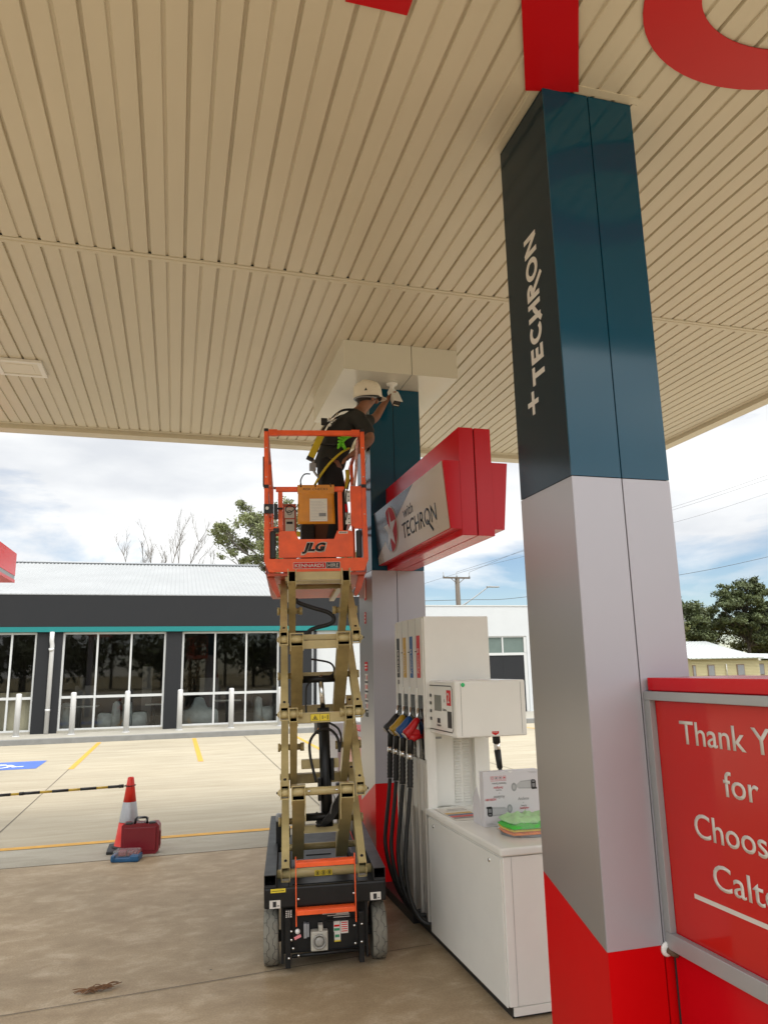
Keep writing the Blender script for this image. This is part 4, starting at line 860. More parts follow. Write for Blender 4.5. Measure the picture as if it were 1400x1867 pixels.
for s in (-1, 1):
    a0, a1 = sorted((s*.367, s*.333)); b = MB(); b.prism([(a0, 2.469), (a1, 2.469), (a1, 2.70), (a0, 2.70)], 'y', PY-.028, PY+.03); b.box(min(s*.333, s*.272), max(s*.333, s*.272), PY-.020, PY-.002, 2.682, 2.70, bev=.002)
    b.build('corner_plate', m_orange, lift, local=True)
    b = MB(); b.box(min(s*.326, s*.285), max(s*.326, s*.285), PY-.016, PY+.02, 2.472, 2.672, bev=.012, seg=3); b.build('bumper_pad', m_black, lift, local=True)
    b = MB(); b.prism([(s*.345, 2.350), (s*.30, 2.350), (s*.265, 2.215), (s*.285, 2.205), (s*.32, 2.26)] if s > 0 else [(s*.345, 2.350), (s*.31, 2.26), (s*.275, 2.205), (s*.255, 2.215), (s*.30, 2.350)], 'y', PY+.05, PY+.11); b.build('underside_bracket', m_orange_w, lift, local=True)
# guard rails
def post(x, y, z0, z1, w=.030, nm='rail_post', m_=None, caps=True):
    b = MB(); b.box(x-w/2, x+w/2, y-w/2, y+w/2, z0, z1-.022, 0, bev=.003); b.box(x-w/2-.001, x+w/2+.001, y-w/2-.001, y+w/2+.001, z1-.0218, z1, 1, bev=.003)
    for q in (.12, .5, .8): b.lathe([(0, .002), (.004, .002), (.005, 0)], M=frame((x, y-w/2, z0+(z1-z0)*q), (1, 0, 0), (0, 0, 1)), n=8, mi=2)
    return b.build(nm, [m_ or m_orange, m_black, m_white], lift, local=True)
ZT = 3.435
for s in (-1, 1):
    post(s*.351, PY, 2.70, ZT); post(s*.345, 1.36, 2.37, ZT-.006, .026); post(s*.345, PB, 2.37, ZT-.006, .026)
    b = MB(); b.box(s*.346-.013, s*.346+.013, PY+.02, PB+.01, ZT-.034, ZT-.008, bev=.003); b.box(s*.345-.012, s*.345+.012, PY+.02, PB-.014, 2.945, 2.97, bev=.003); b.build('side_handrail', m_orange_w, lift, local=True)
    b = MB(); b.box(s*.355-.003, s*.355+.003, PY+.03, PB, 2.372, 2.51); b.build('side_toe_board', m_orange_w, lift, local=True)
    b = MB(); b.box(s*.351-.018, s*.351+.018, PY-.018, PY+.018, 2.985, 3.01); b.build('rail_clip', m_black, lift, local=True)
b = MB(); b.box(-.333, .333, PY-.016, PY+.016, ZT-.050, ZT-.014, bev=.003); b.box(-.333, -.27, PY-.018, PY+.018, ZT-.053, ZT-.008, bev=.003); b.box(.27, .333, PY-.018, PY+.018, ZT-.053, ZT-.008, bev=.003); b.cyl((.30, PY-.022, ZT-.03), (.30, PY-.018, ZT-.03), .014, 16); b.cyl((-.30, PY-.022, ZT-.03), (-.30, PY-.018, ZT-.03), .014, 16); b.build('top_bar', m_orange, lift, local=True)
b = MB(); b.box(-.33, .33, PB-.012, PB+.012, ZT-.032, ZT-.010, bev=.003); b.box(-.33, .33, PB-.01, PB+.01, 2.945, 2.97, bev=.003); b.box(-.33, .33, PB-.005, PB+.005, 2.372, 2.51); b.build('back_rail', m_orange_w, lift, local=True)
# gate
b = MB(); b.box(-.283, .208, PY-.015, PY+.015, 2.960, 2.995, bev=.003); b.box(-.268, -.236, PY-.013, PY+.013, 2.67, 2.959, bev=.003); b.box(.160, .192, PY-.013, PY+.013, 2.67, 2.959, bev=.003); b.build('gate', m_orange, lift, local=True)
b = MB(); b.box(.252, .334, PY-.006, PY+.006, 2.70, 3.0, bev=.002); b.build('hinge_post_plate', m_orange, lift, local=True)
b = MB()
for z in (2.715, 2.880):
    b.box(.212, .250, PY-.016, PY-.008, z, z+.085, 0, bev=.003)
    for dz in (.012, .04, .072): b.lathe([(0, .003), (.004, .002), (.005, 0)], M=frame((.238, PY-.016, z+dz), (1, 0, 0), (0, 0, 1)), n=8, mi=1)
b.cyl((.204, PY-.012, 2.70), (.204, PY-.012, 2.97), .006, 10, mi=1); b.build('gate_hinge', [m_white, m_black], lift, local=True)
b = MB(); b.box(-.368, -.300, PY-.045, PY-.018, 2.795, 2.862, bev=.004); b.box(-.298, -.270, PY-.045, PY-.018, 2.752, 2.862, bev=.003); b.cyl((-.345, PY-.050, 2.83), (-.345, PY-.045, 2.83), .012, 14, mi=1); b.box(-.302, -.262, PY-.03, PY-.01, 2.66, 2.69, bev=.004); b.cyl((-.27, PY-.03, 2.83), (-.235, PY-.03, 2.83), .007, 8); b.build('gate_latch', [m_black, m_white], lift, local=True)
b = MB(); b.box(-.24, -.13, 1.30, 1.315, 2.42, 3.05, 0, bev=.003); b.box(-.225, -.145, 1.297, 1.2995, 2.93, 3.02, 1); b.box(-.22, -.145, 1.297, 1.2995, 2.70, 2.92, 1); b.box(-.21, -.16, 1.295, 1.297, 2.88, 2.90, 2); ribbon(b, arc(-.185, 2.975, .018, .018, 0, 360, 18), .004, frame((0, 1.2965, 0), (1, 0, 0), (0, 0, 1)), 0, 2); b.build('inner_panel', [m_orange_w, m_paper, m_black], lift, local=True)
b = MB(); b.box(-.23, .05, PB-.016, PB-.013, 2.935, 2.985, 0); b.box(-.06, .0, PB-.018, PB-.0165, 2.945, 2.975, 1); b.build('yellow_notice', [m_ysticker, m_paper], lift, local=True)
b = MB(); b.box(-.378, -.366, .55, .60, 3.02, 3.24, bev=.004); b.build('rail_pad', m_black, lift, local=True)
b = MB()
b.tube(smooth_path([(.318, PY+.02, 3.36), (.305, PY-.0, 3.22), (.298, PY-.01, 3.12), (.28, PY, 3.0)], 4), .011, 6, flat=.3); b.build('gate_strap', mat('pink white webbing', (.50, .30, .27), .7, var=.5, scale=40), lift, local=True)
b = MB(); b.tube(smooth_path([(.26, PY-.02, 3.06), (.222, PY-.03, 2.95), (.215, PY-.03, 2.86), (.222, PY-.03, 2.80), (.212, PY-.03, 2.74)], 4), .004, 6); b.cyl((.220, PY-.03, 2.80), (.216, PY-.03, 2.86), .008, 8, mi=1); b.build('retainer_cord', [m_rubber, m_redb], lift, local=True)

LM = WM['scissor_lift']
LP = lambda x, y, z: LM @ Vector((x, y, z))
# document pouch tied to the gate
po = empty('document_pouch', 'orange vinyl manual pouch tied to the platform gate', 'pouch', tuple(LP(0, .46, 2.72)), (0, R(-.9), R(-8.3)))
Lp = WM['document_pouch'].inverted() @ LM
def pm(f, nm, m_, par=None):
    b = MB(); f(b); b.bm.transform(Lp); return b.build(nm, m_, par or po, local=True)
def pouch_body(b):
    n, k = 12, 10; F, Bk = [], []
    for i in range(n+1):
        for j in range(k+1):
            u, v = i/n, j/k; x = -.125+.255*u-(.5-u)*.012*(1-v); z = 2.716+.262*v; e_ = math.sin(math.pi*u)**.5*math.sin(math.pi*min(1, v*.5+.02))**.3
            y = PY-.030-.020*e_*(1-.5*v)+noise.noise(Vector((x*25, z*18, 3)))*.006; F.append(b.bm.verts.new((x, y, z))); Bk.append(b.bm.verts.new((x, PY-.024, z)))
    I = lambda i, j: i*(k+1)+j
    for i in range(n):
        for j in range(k): b.bm.faces.new((F[I(i, j)], F[I(i+1, j)], F[I(i+1, j+1)], F[I(i, j+1)])); b.bm.faces.new((Bk[I(i, j+1)], Bk[I(i+1, j+1)], Bk[I(i+1, j)], Bk[I(i, j)]))
    for j in range(k): b.bm.faces.new((F[I(0, j)], F[I(0, j+1)], Bk[I(0, j+1)], Bk[I(0, j)])); b.bm.faces.new((F[I(n, j+1)], F[I(n, j)], Bk[I(n, j)], Bk[I(n, j+1)]))
    for i in range(n): b.bm.faces.new((F[I(i+1, 0)], F[I(i, 0)], Bk[I(i, 0)], Bk[I(i+1, 0)])); b.bm.faces.new((F[I(i, k)], F[I(i+1, k)], Bk[I(i+1, k)], Bk[I(i, k)]))
    for f in b.bm.faces: f.smooth = True
    b.box(-.130, .134, PY-.040, PY-.034, 2.935, 3.002, bev=.003)
pm(pouch_body, 'pouch', m_pouch)
def paper_(b):
    b.box(-.045, .080, PY-.0575, PY-.0560, 2.730, 2.895, 0, M=None)
    for q in range(13): b.box(-.038, .072-(q*7 % 5)*.008, PY-.0585, PY-.0576, 2.742+q*.011, 2.7445+q*.011, 1)
    b.box(.02, .07, PY-.0592, PY-.0586, 2.765, 2.79, 2)
pm(paper_, 'label_sheet', [m_paper, m_printlight, m_printgrey])
pm(lambda b: (b.merge(text_bm('RISK CHECKS', .016, w=.175, thick=.0006, shear=.2), 0, frame((-.09, PY-.0405, 2.962), (1, 0, 0), (0, 0, 1)))), 'handwriting', m_black)
def cords(b):
    for x in (-.105, .0, .11): b.tube(smooth_path([(x, PY-.043, 2.985), (x-.004, PY-.035, 3.005), (x, PY+.0, 3.015), (x+.006, PY+.02, 2.99)], 4), .004, 6)
    b.tube(smooth_path([(-.10, PY-.04, 2.99), (-.105, PY+.02, 3.05), (-.075, PY+.15, 3.13), (-.03, PY+.25, 3.16)], 5), .005, 6)
    b.tube(smooth_path([(-.125, PY-.03, 2.86), (-.16, PY-.035, 2.815), (-.20, PY-.035, 2.80), (-.215, PY-.035, 2.825), (-.195, PY-.035, 2.85), (-.16, PY-.035, 2.84), (-.13, PY-.03, 2.80)], 5), .004, 6)
pm(cords, 'cord', m_rubber)
# things standing in the basket
tb = MB(); tb.box(-.105, -.0, .80, .98, 2.373, 2.80, 0, bev=.015)
for q in range(6):
    for w_ in range(3): tb.box(-.095+w_*.032, -.078+w_*.032, .7985, .8005, 2.62+q*.026, 2.633+q*.026, 1)
tb.bm.transform(LM); o = tb.build('black_crate', [m_black, m_railgrey]); tag(o, 'black perforated crate standing in the lift basket behind the orange pouch', 'crate')
tb = MB(); tb.box(.005, .125, .86, 1.06, 2.373, 2.82, bev=.004); tb.bm.transform(LM); o = tb.build('brown_carton', mat('brown cardboard', (.16, .075, .045), .8, var=.1)); tag(o, 'brown carton standing in the lift basket below the pouch', 'box')

# ---------------------------------------------------------------- the person
def skin(name, nodes, edges, mats, parent, sub=2, root=0, label=None):
    me = bpy.data.meshes.new(name); names = list(nodes); idx = {k: i for i, k in enumerate(names)}
    me.from_pydata([nodes[k][0] for k in names], [(idx[a], idx[b]) for a, b in edges], [])
    o = bpy.data.objects.new(name, me); C.objects.link(o)
    sk_ = o.modifiers.new('s', 'SKIN'); sk_.use_smooth_shade = True; sk_.branch_smoothing = .4
    for i, k in enumerate(names):
        r_ = nodes[k][1]; r_ = (r_, r_) if not isinstance(r_, tuple) else r_
        me.skin_vertices[0].data[i].radius = r_; me.skin_vertices[0].data[i].use_root = (i == root)
    sb = o.modifiers.new('u', 'SUBSURF'); sb.levels = sub; sb.render_levels = sub
    dg = bpy.context.evaluated_depsgraph_get(); m2 = bpy.data.meshes.new_from_object(o.evaluated_get(dg)); bpy.data.objects.remove(o)
    t = bmesh.new(); t.from_mesh(m2); b = MB(); b.merge(t, 0)
    for f in b.bm.faces: f.smooth = True
    return b.build(name, mats, parent)
V = Vector
pe = empty('person', 'person in dark clothes, harness and white hard hat leaning out to the camera', 'person', (1.13, 5.5, 2.38))
nd = {
 'pel': (V((1.115, 5.50, 3.27)), (.125, .115)), 'sp1': (V((1.15, 5.51, 3.42)), (.125, .11)), 'sp2': (V((1.215, 5.53, 3.555)), (.152, .13)), 'sp3': (V((1.305, 5.545, 3.675)), (.142, .108)),
 'nk0': (V((1.372, 5.555, 3.755)), .062), 'nk1': (V((1.412, 5.56, 3.80)), .050), 'hd0': (V((1.452, 5.57, 3.85)), (.070, .075)), 'hd1': (V((1.468, 5.575, 3.905)), (.082, .082)), 'hd2': (V((1.468, 5.575, 3.955)), (.060, .060)),
 'jaw': (V((1.500, 5.582, 3.815)), (.038, .040)), 'nose': (V((1.560, 5.60, 3.875)), .011),
 'sR': (V((1.335, 5.405, 3.655)), .062), 'eR': (V((1.415, 5.335, 3.455)), .046), 'wR': (V((1.285, 5.29, 3.335)), .027), 'pR': (V((1.235, 5.275, 3.30)), (.030, .017)),
 'sL': (V((1.395, 5.69, 3.70)), .058), 'eL': (V((1.575, 5.79, 3.80)), .042), 'wL': (V((1.682, 5.84, 3.975)), .028), 'pL': (V((1.712, 5.85, 4.015)), (.030, .018)),
 'hR': (V((1.105, 5.415, 3.20)), .095), 'kR': (V((1.17, 5.385, 2.83)), .062), 'aR': (V((1.10, 5.405, 2.49)), .042), 'tR': (V((1.20, 5.385, 2.435)), .035),
 'hL': (V((1.12, 5.60, 3.20)), .095), 'kL': (V((1.19, 5.625, 2.83)), .062), 'aL': (V((1.12, 5.63, 2.49)), .042), 'tL': (V((1.22, 5.64, 2.435)), .035)}
ed = [('pel', 'sp1'), ('sp1', 'sp2'), ('sp2', 'sp3'), ('sp3', 'nk0'), ('nk0', 'nk1'), ('nk1', 'hd0'), ('hd0', 'hd1'), ('hd1', 'hd2'), ('hd0', 'jaw'), ('hd1', 'nose'), ('sp3', 'sR'), ('sR', 'eR'), ('eR', 'wR'), ('wR', 'pR'), ('sp3', 'sL'), ('sL', 'eL'), ('eL', 'wL'), ('wL', 'pL'),
      ('pel', 'hR'), ('hR', 'kR'), ('kR', 'aR'), ('aR', 'tR'), ('pel', 'hL'), ('hL', 'kL'), ('kL', 'aL'), ('aL', 'tL')]
def fingers(pk, base, fwd, sidev, curl, ln):
    fwd, sidev, curl = fwd.normalized(), sidev.normalized(), curl.normalized()
    for i, (o_, l_) in enumerate(((-.024, .92), (-.008, 1.05), (.008, 1.0), (.023, .82))):
        a = base+fwd*.034+sidev*o_; c = a+fwd*ln*l_*.45+curl*.008; e_ = c+fwd*ln*l_*.30+curl*.022
        nd[pk+str(i)+'a'] = (a, .0095); nd[pk+str(i)+'b'] = (c, .0085); nd[pk+str(i)+'c'] = (e_, .0072)
        ed.extend([(pk, pk+str(i)+'a'), (pk+str(i)+'a', pk+str(i)+'b'), (pk+str(i)+'b', pk+str(i)+'c')])
    a = base-sidev*.030+fwd*.004+curl*.008; c = a+fwd*.024-sidev*.010+curl*.012
    nd[pk+'ta'] = (a, .011); nd[pk+'tb'] = (c, .009); ed.extend([(pk, pk+'ta'), (pk+'ta', pk+'tb')])
fingers('pR', V((1.235, 5.275, 3.30)), V((-.8, -.1, -.5)), V((.2, -1, 0)), V((.4, .2, -.8)), .07)
fingers('pL', V((1.712, 5.85, 4.015)), V((.35, .05, .6)), V((.2, -1, .1)), V((.8, -.1, -.2)), .07)
body = skin('body', nd, ed, m_skin, pe)
S = {k: (nd[k][0], tuple(r+.016 for r in nd[k][1]) if isinstance(nd[k][1], tuple) else nd[k][1]+.016) for k in ('sp1', 'sp2', 'sp3', 'sR', 'sL')}
S['bot'] = (V((1.105, 5.50, 3.24)), (.152, .140)); S['nk0'] = (nd['nk0'][0]-V((.005, 0, .008)), .070); S['uR'] = (V((1.412, 5.340, 3.475)), .062); S['uL'] = (V((1.555, 5.78, 3.785)), .058)
skin('shirt', S, [('bot', 'sp1'), ('sp1', 'sp2'), ('sp2', 'sp3'), ('sp3', 'nk0'), ('sp3', 'sR'), ('sR', 'uR'), ('sp3', 'sL'), ('sL', 'uL')], m_shirt, pe)
T_ = {'top': (V((1.12, 5.50, 3.36)), (.138, .125)), 'pel': (nd['pel'][0]+V((-.005, 0, -.02)), (.145, .14)), 'hR': (nd['hR'][0], .108), 'kR': (nd['kR'][0], .080), 'bR': (V((1.105, 5.40, 2.52)), .066), 'hL': (nd['hL'][0], .108), 'kL': (nd['kL'][0], .080), 'bL': (V((1.125, 5.63, 2.52)), .066)}
skin('trousers', T_, [('top', 'pel'), ('pel', 'hR'), ('hR', 'kR'), ('kR', 'bR'), ('pel', 'hL'), ('hL', 'kL'), ('kL', 'bL')], m_trouser, pe)
for k, (a, t) in enumerate((('aR', 'tR'), ('aL', 'tL'))):
    skin('boot', {'a': (nd[a][0]+V((0, 0, .04)), .058), 'h': (nd[a][0]+V((-.01, 0, -.045)), (.050, .05)), 't': (nd[t][0]+V((.03, 0, -.015)), (.042, .036))}, [('a', 'h'), ('h', 't')], m_black, pe)
# hat, hair, ear, glasses
hx = V((.93, .12, .10)).normalized(); hz = V((-.16, -.10, 1)); hy = hz.cross(hx).normalized(); hz = hx.cross(hy)
Mh = Matrix((hx, hy, hz)).transposed().to_4x4(); Mh.translation = V((1.462, 5.575, 3.910))
hb_ = MB(); n = 40; prof = [(1.0, -.012), (1.0, .02), (.985, .05), (.93, .082), (.80, .108), (.58, .124), (.30, .131), (.0, .133)]
rings = []
for r_, z in prof:
    rings.append([hb_.bm.verts.new(Mh @ V((.122*r_*math.cos(2*math.pi*j/n)-.004, .102*r_*math.sin(2*math.pi*j/n), z+.004*math.cos(6*math.pi*j/n)*(r_ < .9)))) for j in range(n)])
for i in range(len(prof)-2):
    for j in range(n): hb_.bm.faces.new((rings[i][j], rings[i][(j+1) % n], rings[i+1][(j+1) % n], rings[i+1][j])).smooth = True
for j in range(n): hb_.bm.faces.new((rings[-2][j], rings[-2][(j+1) % n], rings[-1][0])).smooth = True if False else True
bmesh.ops.remove_doubles(hb_.bm, verts=hb_.bm.verts[:], dist=.0002)
hm = None
br = [V((.118*math.cos(R(a)), .100*math.sin(R(a)), -.010)) for a in range(-62, 63, 6)]; bo = [V((.118*math.cos(R(a))+.042*math.cos(R(a*1.35)), .106*math.sin(R(a)), -.018-.006*math.cos(R(a)))) for a in range(-62, 63, 6)]
va = [hb_.bm.verts.new(Mh @ p) for p in br]; vb_ = [hb_.bm.verts.new(Mh @ p) for p in bo]; vc = [hb_.bm.verts.new(Mh @ (p+V((0, 0, -.004)))) for p in bo]; vd = [hb_.bm.verts.new(Mh @ (p+V((0, 0, -.004)))) for p in br]
for j in range(len(va)-1):
    hb_.bm.faces.new((va[j], vb_[j], vb_[j+1], va[j+1])).smooth = True; hb_.bm.faces.new((vb_[j], vc[j], vc[j+1], vb_[j+1])); hb_.bm.faces.new((vc[j], vd[j], vd[j+1], vc[j+1]))
hb_.tube([Mh @ V((.124*math.cos(R(a))-.004, .104*math.sin(R(a)), -.010)) for a in range(0, 361, 12)], .004, 6)
hm = hb_.build('hard_hat', m_helmet, pe)
b = MB(); b.tube([Mh @ V((.108*math.cos(R(a))-.008, .092*math.sin(R(a)), -.030-.012*math.cos(R(a)))) for a in range(70, 291, 10)], .012, 8, flat=.5, mi=0); b.tube([Mh @ V((.100*math.cos(R(a))-.004, .088*math.sin(R(a)), -.016)) for a in range(0, 361, 12)], .014, 8, mi=1)
b.build('hat_headband', [m_galv, m_black], hm)
b = MB(); q = Mh @ V((-.056, -.0925, .035)); Mq = frame(q, (.93, -.30, .05), (.02, -.08, 1)); b.prism([(-.012, -.010), (.012, -.010), (0, .014)], 'z', 0, .003, M=Mq); b.build('hat_badge', m_black, hm)
b = MB(); b.lathe([(0, .080), (.045, .072), (.072, .045), (.080, .0), (.074, -.035)], M=Mh @ Matrix.Translation((-.022, 0, -.012)), n=24); b.build('hair', m_hair, pe)
b = MB(); Me = frame((1.478, 5.492, 3.862), (.95, -.2, 0), (0, 0, 1)); b.lathe([(0, .010), (.010, .012), (.016, .008), (.019, 0)], M=Me @ Matrix.Diagonal((.75, 1.35, 1, 1)), n=18); b.build('ear', m_skin, pe)
b = MB(); b.tube([(1.49, 5.495, 3.885), (1.545, 5.52, 3.882), (1.560, 5.56, 3.880)], .004, 6); b.box(1.545, 1.562, 5.515, 5.565, 3.868, 3.892, bev=.005); b.build('glasses', m_black, pe)
# harness
def strap(P, w, nm, m_, th=.35, par=None): b = MB(); b.tube(smooth_path(P, 5), w, 8, flat=th); return b.build(nm, m_, par or hr, smooth=False)
b = MB(); b.tube(smooth_path([(1.15, 5.36, 3.40), (1.02, 5.42, 3.42), (1.0, 5.54, 3.44), (1.05, 5.65, 3.43)], 5), .020, 8, flat=.4); b.box(1.025, 1.075, 5.365, 5.375, 3.56, 3.62, bev=.004)
hr = b.build('harness', m_black, pe)
strap([(1.30, 5.40, 3.72), (1.19, 5.40, 3.70), (1.09, 5.42, 3.60), (1.02, 5.42, 3.47)], .022, 'shoulder_strap', m_black)
strap([(1.37, 5.62, 3.78), (1.22, 5.62, 3.73), (1.11, 5.56, 3.64), (1.06, 5.46, 3.56)], .022, 'shoulder_strap', m_black)
strap([(1.36, 5.35, 3.66), (1.43, 5.37, 3.56), (1.44, 5.40, 3.47), (1.40, 5.40, 3.38)], .016, 'chest_strap', m_black)
b = MB(); b.box(-.026, .026, -.016, .016, -.105, .105, 0, bev=.006, M=Matrix.Translation((.985, 5.385, 3.385)) @ Matrix.Rotation(R(24), 4, 'Y')); b.box(-.028, .028, -.018, .018, -.120, -.095, 1, bev=.004, M=Matrix.Translation((.985, 5.385, 3.385)) @ Matrix.Rotation(R(24), 4, 'Y')); b.build('shock_pack', [m_yweb, m_black], hr)
strap([(1.235, 5.345, 3.375), (1.17, 5.325, 3.33), (1.08, 5.325, 3.24), (1.01, 5.36, 3.14), (.975, 5.42, 3.07)], .027, 'leg_strap', m_yweb)
strap([(1.22, 5.33, 3.20), (1.225, 5.335, 3.12), (1.215, 5.34, 3.05)], .016, 'leg_strap', m_yweb)
b = MB(); b.tube([(1.088+.020*math.cos(R(a)), 5.385, 3.585+.026*math.sin(R(a))) for a in range(0, 361, 20)], .005, 6); b.box(1.085, 1.135, 5.375, 5.39, 3.60, 3.63, bev=.004, M=None); b.tube([(1.10, 5.38, 3.60), (1.14, 5.37, 3.64), (1.16, 5.375, 3.67)], .008, 8); b.build('d_ring', m_chrome, hr)
b = MB(); b.box(.935, .985, 5.36, 5.39, 3.19, 3.25, bev=.006, M=None); b.tube(smooth_path([(.97, 5.38, 3.28), (.955, 5.37, 3.22), (.975, 5.36, 3.17), (1.0, 5.34, 3.13)], 4), .010, 6); b.build('buckle', m_galv, hr)
gl = MB()
gl.tube(smooth_path([(1.25, 5.345, 3.475), (1.205, 5.315, 3.445), (1.175, 5.31, 3.41)], 3), [.024]*6+[.02], 10, flat=.5)
for k in range(5): gl.tube([(1.20-.010*k, 5.305, 3.45-.016*k), (1.145-.001*k, 5.295, 3.47-.028*k)], [.012, .008], 8)
gl.tube([(1.18, 5.31, 3.40), (1.205, 5.31, 3.355)], [.030, .018], 10, flat=.5)
gg = gl.build('work_gloves', m_hiviz); tag(gg, 'lime green gloves hanging at the worker\'s hip', 'gloves')

# ---------------------------------------------------------------- security camera under the bulkhead
cc_ = empty('security_camera', 'white bullet camera fixed under the glossy bulkhead panel', 'security camera', (1.757, 5.87, 4.166))
b = MB(); b.lathe([(0, 0), (.050, 0), (.050, -.010), (.044, -.018), (.020, -.022), (.018, -.060), (.022, -.068), (.022, -.095), (0, -.10)], org=(1.757, 5.87, 4.1655), n=28); b.build('mount', m_white, cc_)
cx_ = V((1.762, 5.885, 4.085)); dx_ = V((.012, -.125, -.165)).normalized(); sx_ = V((1, .2, 0)).cross(dx_).normalized(); lx = dx_.cross(sx_)
Mb = Matrix((lx, dx_, sx_)).transposed().to_4x4(); Mb.translation = cx_
Mb = Mb @ Matrix.Scale(.98, 4)
if (Mb.to_3x3() @ V((0, 0, 1))).z < 0: Mb = Mb @ Matrix.Rotation(R(180), 4, 'Y')
b = MB(); b.box(-.036, .036, -.035, .165, -.034, .034, 0, bev=.024, seg=5, M=Mb); b.box(-.042, .042, .02, .185, .030, .036, 0, bev=.003, M=Mb); b.build('camera_body', m_white, cc_)
b = MB(); b.box(-.034, .034, .1655, .172, -.032, .029, 0, bev=.003, M=Mb); b.box(-.026, .026, .1722, .1735, -.024, -.016, 1, M=Mb); b.box(-.026, .026, .1722, .1735, -.008, .020, 2, M=Mb); b.build('lens_window', [m_blackgloss, m_lens, m_glassdark], cc_)

# ---------------------------------------------------------------- cone, barrier pole, case, charger, leaf
tc_ = empty('traffic_cone', 'red traffic cone with silver sleeve standing beside the crimson case', 'traffic cone', (-.385, 8.18, 0))
ox, oy = -.385, 8.18
b = MB(); b.lathe([(.145, .03), (.128, .05), (.113, .13), (.092, .26)], org=(ox, oy, 0), n=32); b.lathe([(.062, .447), (.040, .60), (.030, .672), (.024, .678), (.022, .60)], org=(ox, oy, 0), n=32); b.lathe([(.0925, .258), (.060, .449)], org=(ox, oy, 0), n=32); b.build('cone_body', m_conered, tc_)
b = MB(); b.lathe([(.0945, .262), (.0945, .266), (.0635, .444), (.0625, .446)], org=(ox, oy, 0), n=32); b.build('reflective_sleeve', m_refl, tc_)
b = MB(); b.box(ox-.185, ox+.185, oy-.185, oy+.185, 0, .030, bev=.010); b.lathe([(.150, .03), (.143, .042), (.13, .048)], org=(ox, oy, 0), n=24); b.build('base', m_rubber, tc_)
bp_ = empty('barrier_pole', 'black and yellow striped barrier pole hooked onto the cone', 'barrier', (-1.2, 8.1, .6))
pa, pb = V((-.445, 8.10, .607)), V((-2.35, 8.02, .585)); dv = (pb-pa); L0 = dv.length; dv.normalize()
b = MB(); t = .0; k = 0; b2 = MB()
while t < L0:
    l_ = .145 if k % 2 == 0 else .108; (b if k % 2 == 0 else b2).tube([pa+dv*t, pa+dv*min(L0, t+l_)], .0115 if k % 2 else .0135, 12); t += l_; k += 1
b.tube([pa, pa+dv*.045], .017, 12); b.tube([pa+dv*.90, pa+dv*.94], .016, 12); b.build('black_section', m_black, bp_); b2.build('yellow_section', mat('dull yellow plastic', (.50, .32, .03), .45), bp_)
b = MB(); b.tube([pa+V((.0, 0, 0)), pa+V((.03, 0, -.004))], .005, 6); b.tube([(ox+.049*math.cos(R(a)), oy+.049*math.sin(R(a)), .600+.003*math.sin(R(a))) for a in range(0, 361, 15)], .004, 6); b.tube([pa+V((.02, 0, 0)), (ox-.03, oy-.042, .60)], .004, 6); b.build('loop', m_black, bp_)
cone2 = copy_tree(tc_); cone2.location = (-2.40, 8.10, 0); cone2['label'] = 'red traffic cone at the far left end of the striped pole'; cone2['group'] = tc_['group'] = 'cones holding the barrier pole'
cs = empty('tool_case', 'closed crimson plastic tool case with black handle by the cone', 'tool case', (-.26, 8.0, 0))
Mc_ = Matrix.Translation((-.255, 7.975, 0)) @ Matrix.Rotation(R(-7), 4, 'Z')
b = MB()
def shell(b, y0, y1, mi=0): b.prism([(-.175, .012), (-.150, 0), (.150, 0), (.175, .03), (.175, .25), (.150, .282), (.105, .282), (.098, .272), (.05, .272), (.045, .282), (-.045, .282), (-.05, .272), (-.098, .272), (-.105, .282), (-.155, .282), (-.175, .262)], 'y', y0, y1, mi, M=Mc_)
shell(b, -.062, -.003); shell(b, .003, .062); b.box(-.150, .150, -.070, -.062, .03, .245, bev=.006, M=Mc_); b.box(.1745, .185, -.03, .03, .06, .20, bev=.006, M=Mc_)
bmesh.ops.bevel(b.bm, geom=[e for e in b.bm.edges if e.is_manifold and e.calc_face_angle(0) > .5 and e.calc_length() > .03], offset=.006, segments=2, affect='EDGES'); b.build('case_shell', m_case, cs)
b = MB(); b.tube([Mc_ @ V(p) for p in ((-.058, -.03, .270), (-.052, -.03, .318), (-.04, -.03, .328), (.04, -.03, .328), (.052, -.03, .318), (.058, -.03, .270))], .011, 8); b.build('handle', m_black, cs)
b = MB(); b.box(-.140, -.075, -.068, .0, .274, .288, bev=.004, M=Mc_); b.build('latch', m_black, cs); b = MB(); b.box(.075, .140, -.068, 0, .274, .288, bev=.004, M=Mc_); b.build('latch', m_black, cs)
b = MB()
for k in range(3): b.tube([Mc_ @ V((.01+(.045+.006*k)*math.cos(R(a)), -.035+.02*math.sin(R(a*2+k*40)), .312+(.020+.006*k)*math.sin(R(a)))) for a in range(0, 361, 15)], .002, 5)
o = b.build('wire_loop', m_galv); tag(o, 'loose coil of thin wire wound on the case handle', 'wire')
bc = empty('blue_plastic_case', 'small clear topped blue plastic case lying in front of the crimson case', 'case', (-.37, 7.72, 0))
Mz = Matrix.Translation((-.365, 7.715, 0)) @ Matrix.Rotation(R(-12), 4, 'Z')
m_bluep = mat('navy blue plastic', (.012, .085, .20), .3, var=.08)
b = MB(); b.box(-.125, .125, -.075, .075, 0, .042, bev=.012, M=Mz); b.box(-.128, -.088, -.082, .06, .004, .062, bev=.014, M=Mz); b.box(.045, .128, -.084, .07, .004, .060, bev=.014, M=Mz); b.build('base', m_bluep, bc)
b = MB(); b.box(-.115, .118, -.066, .068, .042, .098, bev=.018, M=Mz); b.build('clear_lid', m_film, bc)
b = MB(); b.box(-.07, .0, -.04, .04, .044, .092, bev=.008, M=Mz)
for k in range(4): b.cyl(Mz @ V((.02+.028*k, -.03, .055)), Mz @ V((.02+.028*k, .05, .072)), .011, 10)
